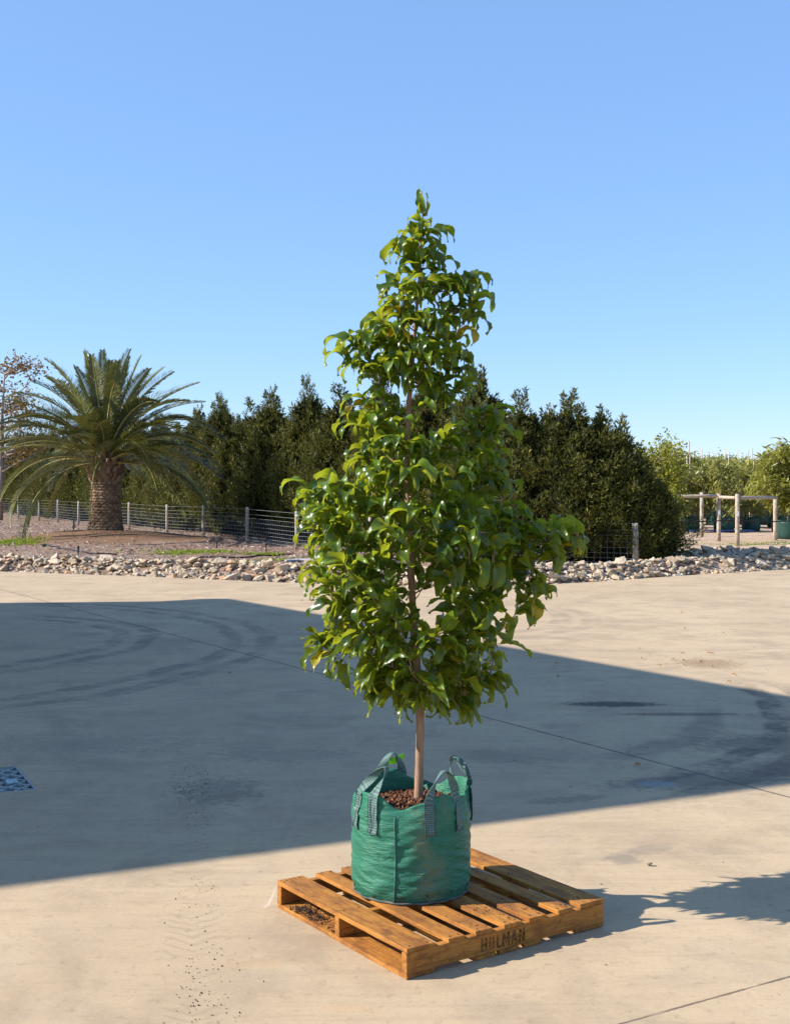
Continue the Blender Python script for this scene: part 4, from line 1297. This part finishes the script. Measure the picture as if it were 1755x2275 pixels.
def leaf_cloud(root, rng, ends, per, spread, L, W, mat, down=.2, name='crown'):
    P = []
    for a, b in ends:
        t = rng.uniform(.25, 1.1, (per, 1)); P.append(a + (b - a) * t + rng.normal(0, spread, (per, 3)))
    P = np.concatenate(P); n = len(P)
    D = unit(rng.normal(0, 1, (n, 3)) + np.array([0, 0, -down])); S = unit(np.cross(D, rng.normal(0, 1, (n, 3))))
    V, F = quads(P, D, S, rng.uniform(L * .6, L * 1.3, n), rng.uniform(W * .6, W * 1.3, n))
    return obj(name, mkmesh(name, V, F, mat, rnd=np.repeat(rng.uniform(0, 1, n), 4)), root)
M_brownleaf = leaf_material('autumn_leaf', (.12, .08, .03), (.30, .17, .06), (.40, .24, .07), .6, .3, .2)
M_greybark = simple('grey_bark', (.28, .23, .19), .9, .3, 10)
g = np.random.default_rng(11)
x, y = -23.9, 76.0
t1 = empty('deciduous_tree', (x, y, 0)); tag(t1, 'half bare tree with sparse brown autumn leaves beyond the palm', 'tree')
ends = twig_tree(t1, g, 11.3, 3.7, 26, M_greybark, .2, (.3, 0), .3, .55)
leaf_cloud(t1, g, ends, 22, .22, .20, .13, M_brownleaf)
g = np.random.default_rng(12); x, y, z = px(1105, 862, 45)
t2 = empty('deciduous_tree', (x, y, 0)); tag(t2, 'thin brown leaved tree poking above the hedge behind the potted tree', 'tree')
ends = twig_tree(t2, g, z * 1.0, .8, 16, M_greybark, .07, (0, 0), .5, 1.3); leaf_cloud(t2, g, ends, 9, .08, .13, .05, M_brownleaf)
M_var = leaf_material('variegated_leaf', (.07, .09, .045), (.22, .16, .12), (.25, .20, .10), .4, .2, .5)
g = np.random.default_rng(13); x, y, z = px(985, 905, 47)
t3 = empty('shrub_tree', (x, y, 0)); tag(t3, 'dense reddish variegated tree glimpsed through the gap in the potted tree', 'tree')
ends = twig_tree(t3, g, z * .98, 1.35, 26, M_greybark, .1, (0, 0), .45, .7); leaf_cloud(t3, g, ends, 24, .16, .13, .06, M_var)
g = np.random.default_rng(14); x, y, z = px(1500, 990, 95)
t4 = empty('deciduous_tree', (x, y, 0)); tag(t4, 'distant purplish bare twigged tree over the nursery rows', 'tree')
ends = twig_tree(t4, g, z * .95, 1.8, 26, M_greybark, .09, (0, 0), .4, .8); leaf_cloud(t4, g, ends, 5, .15, .14, .05, simple('purple_leaf', (.16, .10, .11), .8))
M_lime_leaf = leaf_material('lime_leaf', (.12, .16, .012), (.40, .35, .02), (.50, .48, .04), .4, .3, .4)
g = np.random.default_rng(15); x, y, z = px(1455, 968, 40)
t5 = empty('broadleaf_tree', (x, y, 0)); tag(t5, 'bright yellow-green bushy tree directly behind the gravel end of the hedge', 'tree')
ends = twig_tree(t5, g, z * 1.02, 1.25, 40, M_greybark, .07, (0, 0), .3, .8); leaf_cloud(t5, g, ends, 22, .15, .13, .06, M_lime_leaf)

# ------------------------------------------------------------------ nursery rows
M_olive = leaf_material('gum_leaf', (.13, .155, .04), (.38, .35, .08), (.42, .40, .08), .45, .28, .35)
M_green2 = leaf_material('nursery_leaf', (.08, .125, .02), (.30, .29, .045), (.36, .36, .05), .4, .28, .4)
M_nbag = simple('nursery_bag', (.018, .06, .045), .5, .3, 4, .2)
M_stake = simple('stake', (.62, .52, .40), .8)
def nursery_tree(seed, leafmat, h, spread, L, W, down, stake, per):
    g = np.random.default_rng(seed)
    root = empty('nursery_tree')
    th_ = np.linspace(0, 6.283, 25)[:-1]
    V, F = [], []
    prof = [(.0, .02), (.36, 0), (.40, .06), (.41, .30), (.39, .58), (.40, .66), (.36, .665), (.35, .60), (0, .60)]
    for r_, z_ in prof:
        for a in th_: V.append((r_ * math.cos(a) * (1 + .03 * math.sin(3 * a)), r_ * math.sin(a), z_ + (.02 * math.sin(4 * a) if .5 < z_ else 0)))
    for i in range(len(prof) - 1):
        for j in range(24): F.append((i * 24 + j, i * 24 + (j + 1) % 24, (i + 1) * 24 + (j + 1) % 24, (i + 1) * 24 + j))
    obj('bag', mkmesh('bag', V, F, M_nbag, True), root)
    ends = twig_tree(root, g, h, spread, 30, M_greybark, .04, (0, 0), .28, .6)
    leaf_cloud(root, g, ends, per, .12, L, W, leafmat, down)
    if stake:
        mb = MB(); mb.box((.12, -.016, .3), (.152, .016, h * 1.02)); obj('stake', mb.mesh('stake', M_stake), root)
    return root
np_ = [nursery_tree(21, M_olive, 3.4, .95, .22, .07, .7, True, 15), nursery_tree(22, M_green2, 3.3, .9, .15, .08, .2, True, 18), nursery_tree(23, M_olive, 3.0, 1.0, .24, .06, 1.0, False, 15), nursery_tree(24, M_lime_leaf, 3.2, .9, .17, .07, .3, True, 16)]
nu = set(); spots = []
for row, Y in enumerate((58.5, 63.5, 69, 75, 82, 90)):
    x0 = px(1450, 1100, Y)[0]; x1 = px(1790, 1100, Y)[0]
    nn = int((x1 - x0) / 1.35)
    for j in range(nn): spots.append((x0 + (j + .3 + R.uniform(-.2, .2)) * (x1 - x0) / nn, Y + R.uniform(-.6, .6), row))
for i, (x, y, row) in enumerate(spots):
    k = int(R.choice([0, 0, 1, 2, 3]))
    if k in nu: o = copy_tree(np_[k])
    else: o = np_[k]; nu.add(k)
    s = R.uniform(1.0, 1.22) * (1 + .035 * row)
    o.location = (x, y, float(terrain_z(x, y))); o.scale = (s, s, s * R.uniform(.95, 1.08)); o.rotation_euler = (0, 0, R.uniform(0, 6.28))
    tag(o, ['olive leaved staked tree in a dark bag in the nursery rows', 'fresh green staked tree in a dark bag in the nursery rows', 'drooping olive tree without a stake in the nursery rows', 'yellow-green staked tree in a dark bag in the nursery rows'][k], 'potted tree', ['olive staked nursery trees', 'fresh green nursery trees', 'drooping olive nursery trees', 'yellow-green nursery trees'][k])
# the larger tree at the gravel's near side
big = nursery_tree(31, leaf_material('willow_leaf', (.14, .17, .03), (.38, .35, .055), (.45, .44, .07), .45, .3, .35), 3.5, 1.25, .26, .06, 1.0, False, 40)
x, y, _ = px(1752, 1200, 50.2); big.location = (x, y, float(terrain_z(x, y))); big.scale = (1.4, 1.4, 1.14)
tag(big, 'big willowy yellow-green tree drooping over its dark bag by the timber rail', 'potted tree')
# blue pallet under two of the bags
M_blue = simple('blue_timber', (.02, .05, .16), .7)
bp = empty('pallet', (*px(1612, 1183, 57.4)[:2], .0)); tag(bp, 'dark blue pallet under nursery bags on the gravel', 'pallet')
for k in range(5):
    mb = MB(); mb.box((-1.6, -.5 + k * .22, .10), (1.2, -.36 + k * .22, .13)); obj('deck_board', mb.mesh('deck_board', M_blue), bp)
for k in range(3):
    mb = MB(); mb.box((-1.6 + k * 1.35, -.5, .02), (-1.5 + k * 1.35, .52, .098)); obj('bearer', mb.mesh('bearer', M_blue), bp)

# ------------------------------------------------------------------ timber rail frame
M_log = simple('round_log', (.40, .33, .24), .9, .25, 9, .4)
rail = empty('timber_rail_frame', (12.36, 48, 0)); tag(rail, 'round timber posts and top rails at the nursery edge', 'rail frame')
ro = np.array([12.36, 48, 0])
def log(name, a, b, r, parent=rail):
    a = np.array(a, float); b = np.array(b, float)
    mb = MB(); mb.tube([a - ro, a * .66 + b * .34 - ro, a * .33 + b * .67 - ro, b - ro], [r * 1.03, r, r * .98, r * .96], 12)
    return obj(name, mb.mesh(name, M_log, True), parent)
posts = [(12.36, 48.0, 1.86), (12.42, 45.6, 1.86), (14.76, 48.8, 1.72), (12.93, 53.0, 1.88), (15.1, 44.9, 1.55), (10.15, 48.4, 1.86), (17.4, 61.5, 2.3), (13.9, 61.5, 2.3)]
plist = []
for x, y, h_ in posts: plist.append(log('post', (x, y, -.1), (x, y, h_), .082))
log('rail', (10.15, 47.9, 1.74), (12.27, 47.88, 1.77), .066)
log('rail', (12.36, 47.85, 1.72), (12.40, 45.75, 1.72), .062)
log('rail', (12.52, 45.6, 1.72), (14.72, 48.6, 1.70), .066)
M_card = simple('white_card', (.82, .82, .80), .6, .03)
for i, (x, y) in enumerate(((12.36, 48.0), (12.42, 45.6))):
    mb = MB(); mb.box((x - .05, y - .0885, 1.05), (x + .035, y - .083, 1.24)); mb.v = [tuple(np.array(q) - ro) for q in mb.v]
    obj('card', mb.mesh('card', M_card), plist[i])
M_hose = simple('black_hose', (.012, .012, .013), .5)
for k, (z, yy) in enumerate(((.86, 46.3), (.74, 50))):
    pts = [(px(u, 1150, yy)[0], yy + .15 * math.sin(u * .03), z - .03 * math.sin((u - 1490) / 270 * 9.4)) for u in range(1490, 1800, 30)]
    mb = MB(); mb.tube(np.array(pts) , .022, 6); tag(obj('irrigation_hose', mb.mesh('irrigation_hose', M_hose, True)), ['black irrigation hose strung along the timber posts', 'black irrigation hose strung farther back along the bags'][k], 'hose')

# ------------------------------------------------------------------ small things in the garden bed
def ground_pt(u, v, it=6):
    z = 0.0
    for _ in range(it):
        Y = 2793 * (CAM_H - z) / (v - 1077); x = (u - 877.5) * Y / 2793; z = float(terrain_z(np.array(x), np.array(Y)))
    return np.array([x, Y, z])
def hose(pix, label):
    P = np.array([ground_pt(u, v) + np.array([0, 0, .035]) for u, v in pix])
    t = np.linspace(0, len(P) - 1, 6 * len(P)); P = np.stack([np.interp(t, np.arange(len(P)), P[:, i]) for i in range(3)], -1)
    P[:, 2] = [float(terrain_z(np.array(a), np.array(b))) + .03 for a, b in P[:, :2]]
    mb = MB(); mb.tube(P, .024, 6); tag(obj('irrigation_hose', mb.mesh('irrigation_hose', M_hose, True)), label, 'hose')
hose([(95, 1205), (100, 1212), (130, 1219), (175, 1227), (215, 1232), (260, 1234)], 'black irrigation hose curving along the palm mound')
hose([(430, 1240), (500, 1240), (560, 1238), (610, 1236), (650, 1233)], 'black irrigation hose lying before the hedge fence')
P = [ground_pt(u, v) + np.array([0, 0, .05]) for u, v in ((636, 1251), (660, 1249), (690, 1249), (720, 1250))]
mb = MB(); mb.tube(P, .05, 8); tag(obj('pipe', mb.mesh('pipe', simple('grey_pipe', (.45, .43, .47), .5), True)), 'short grey pipe lying by the rocks beside the potted tree', 'pipe')
M_blk = simple('black_plastic', (.015, .015, .017), .5)
for i, (u, v, h_) in enumerate(((174, 1234, .30), (482, 1217, .26), (591, 1226, .27), (64, 1172, .3), (143, 1190, .25))):
    p = ground_pt(u, v); mb = MB(); mb.tube([(0, 0, -.03), (0, 0, h_ * .6), (0, 0, h_ * .62), (0, 0, h_)], [.022, .022, .036, .03], 6)
    tag(obj('sprinkler_stake', mb.mesh('sprinkler_stake', M_blk), None, p), ['black sprinkler stake beside the hose on the palm mound', 'black sprinkler stake before the middle fence posts', 'black sprinkler stake among weeds near the hose end', 'black sprinkler stake at the far fence corner of the bed', 'black sprinkler stake beside the white based riser'][i], 'sprinkler')
p = ground_pt(163, 1188); rs = empty('riser_valve', p); tag(rs, 'grey irrigation riser on a white block beside the palm trunk', 'irrigation riser')
mb = MB(); mb.box((-.09, -.09, -.03), (.09, .09, .17)); obj('base_block', mb.mesh('base_block', simple('white_block', (.75, .72, .68), .8)), rs)
mb = MB(); mb.tube([(0, 0, .17), (0, 0, .3), (0, 0, .34), (0, 0, .42), (0, 0, .44), (0, 0, .62)], [.05, .05, .08, .08, .05, .055], 8); obj('riser', mb.mesh('riser', simple('riser_grey', (.14, .13, .12), .7)), rs)
# weeds and turf
def tuft(name, centre, sp, n, hgt, mat, label):
    c = np.array(centre); P = c[:2] + R.normal(0, 1, (n, 2)) * np.array(sp)
    P = np.stack([P[:, 0], P[:, 1], terrain_z(P[:, 0], P[:, 1])], -1)
    D = unit(np.stack([R.normal(0, .45, n), R.normal(0, .45, n), np.ones(n)], -1)); S = unit(np.cross(D, R.normal(0, 1, (n, 3))))
    V, F = quads(P, D, S, R.uniform(.5, 1.3, n) * hgt, R.uniform(.02, .05, n), .4, .1)
    tag(obj(name, mkmesh(name, V, F, mat, rnd=np.repeat(R.uniform(0, 1, n), 4))), label, 'weeds' if name == 'weeds' else 'grass', kind='stuff')
M_grass = leaf_material('grass_blade', (.12, .20, .015), (.26, .33, .03), (.40, .48, .04), .5, .3, .3)
tuft('grass', ground_pt(20, 1206), (.5, .7), 2200, .10, M_grass, 'bright green turf patch before the palm')
tuft('weeds', ground_pt(425, 1229), (.75, .5), 700, .13, M_grass, 'low green weeds between the mound and rocks')
tuft('weeds', ground_pt(590, 1234), (.35, .3), 260, .12, M_grass, 'small weed patch under a sprinkler stake near the hose')
tuft('weeds', ground_pt(660, 1243), (.7, .25), 420, .09, M_grass, 'thin weeds along the back of the rocks by the grey pipe')
tuft('weeds', ground_pt(548, 1252), (.5, .15), 200, .09, M_grass, 'thin weeds among the bank rocks below the hedge')
tuft('weeds', ground_pt(1690, 1208), (1.1, .5), 420, .07, M_grass, 'sparse grass on the gravel before the timber posts')
# fallen grey branch by the fence
P = [ground_pt(1355, 1262) + np.array([0, 0, .06]), ground_pt(1375, 1263) + np.array([0, 0, .14]), ground_pt(1392, 1264) + np.array([0, 0, .08])]
mb = MB(); mb.tube(P, [.02, .05, .04], 6); tag(obj('fallen_branch', mb.mesh('fallen_branch', M_greybark, True)), 'short grey branch lying behind the rocks near the corner post', 'branch')
print('objects', len(bpy.data.objects))
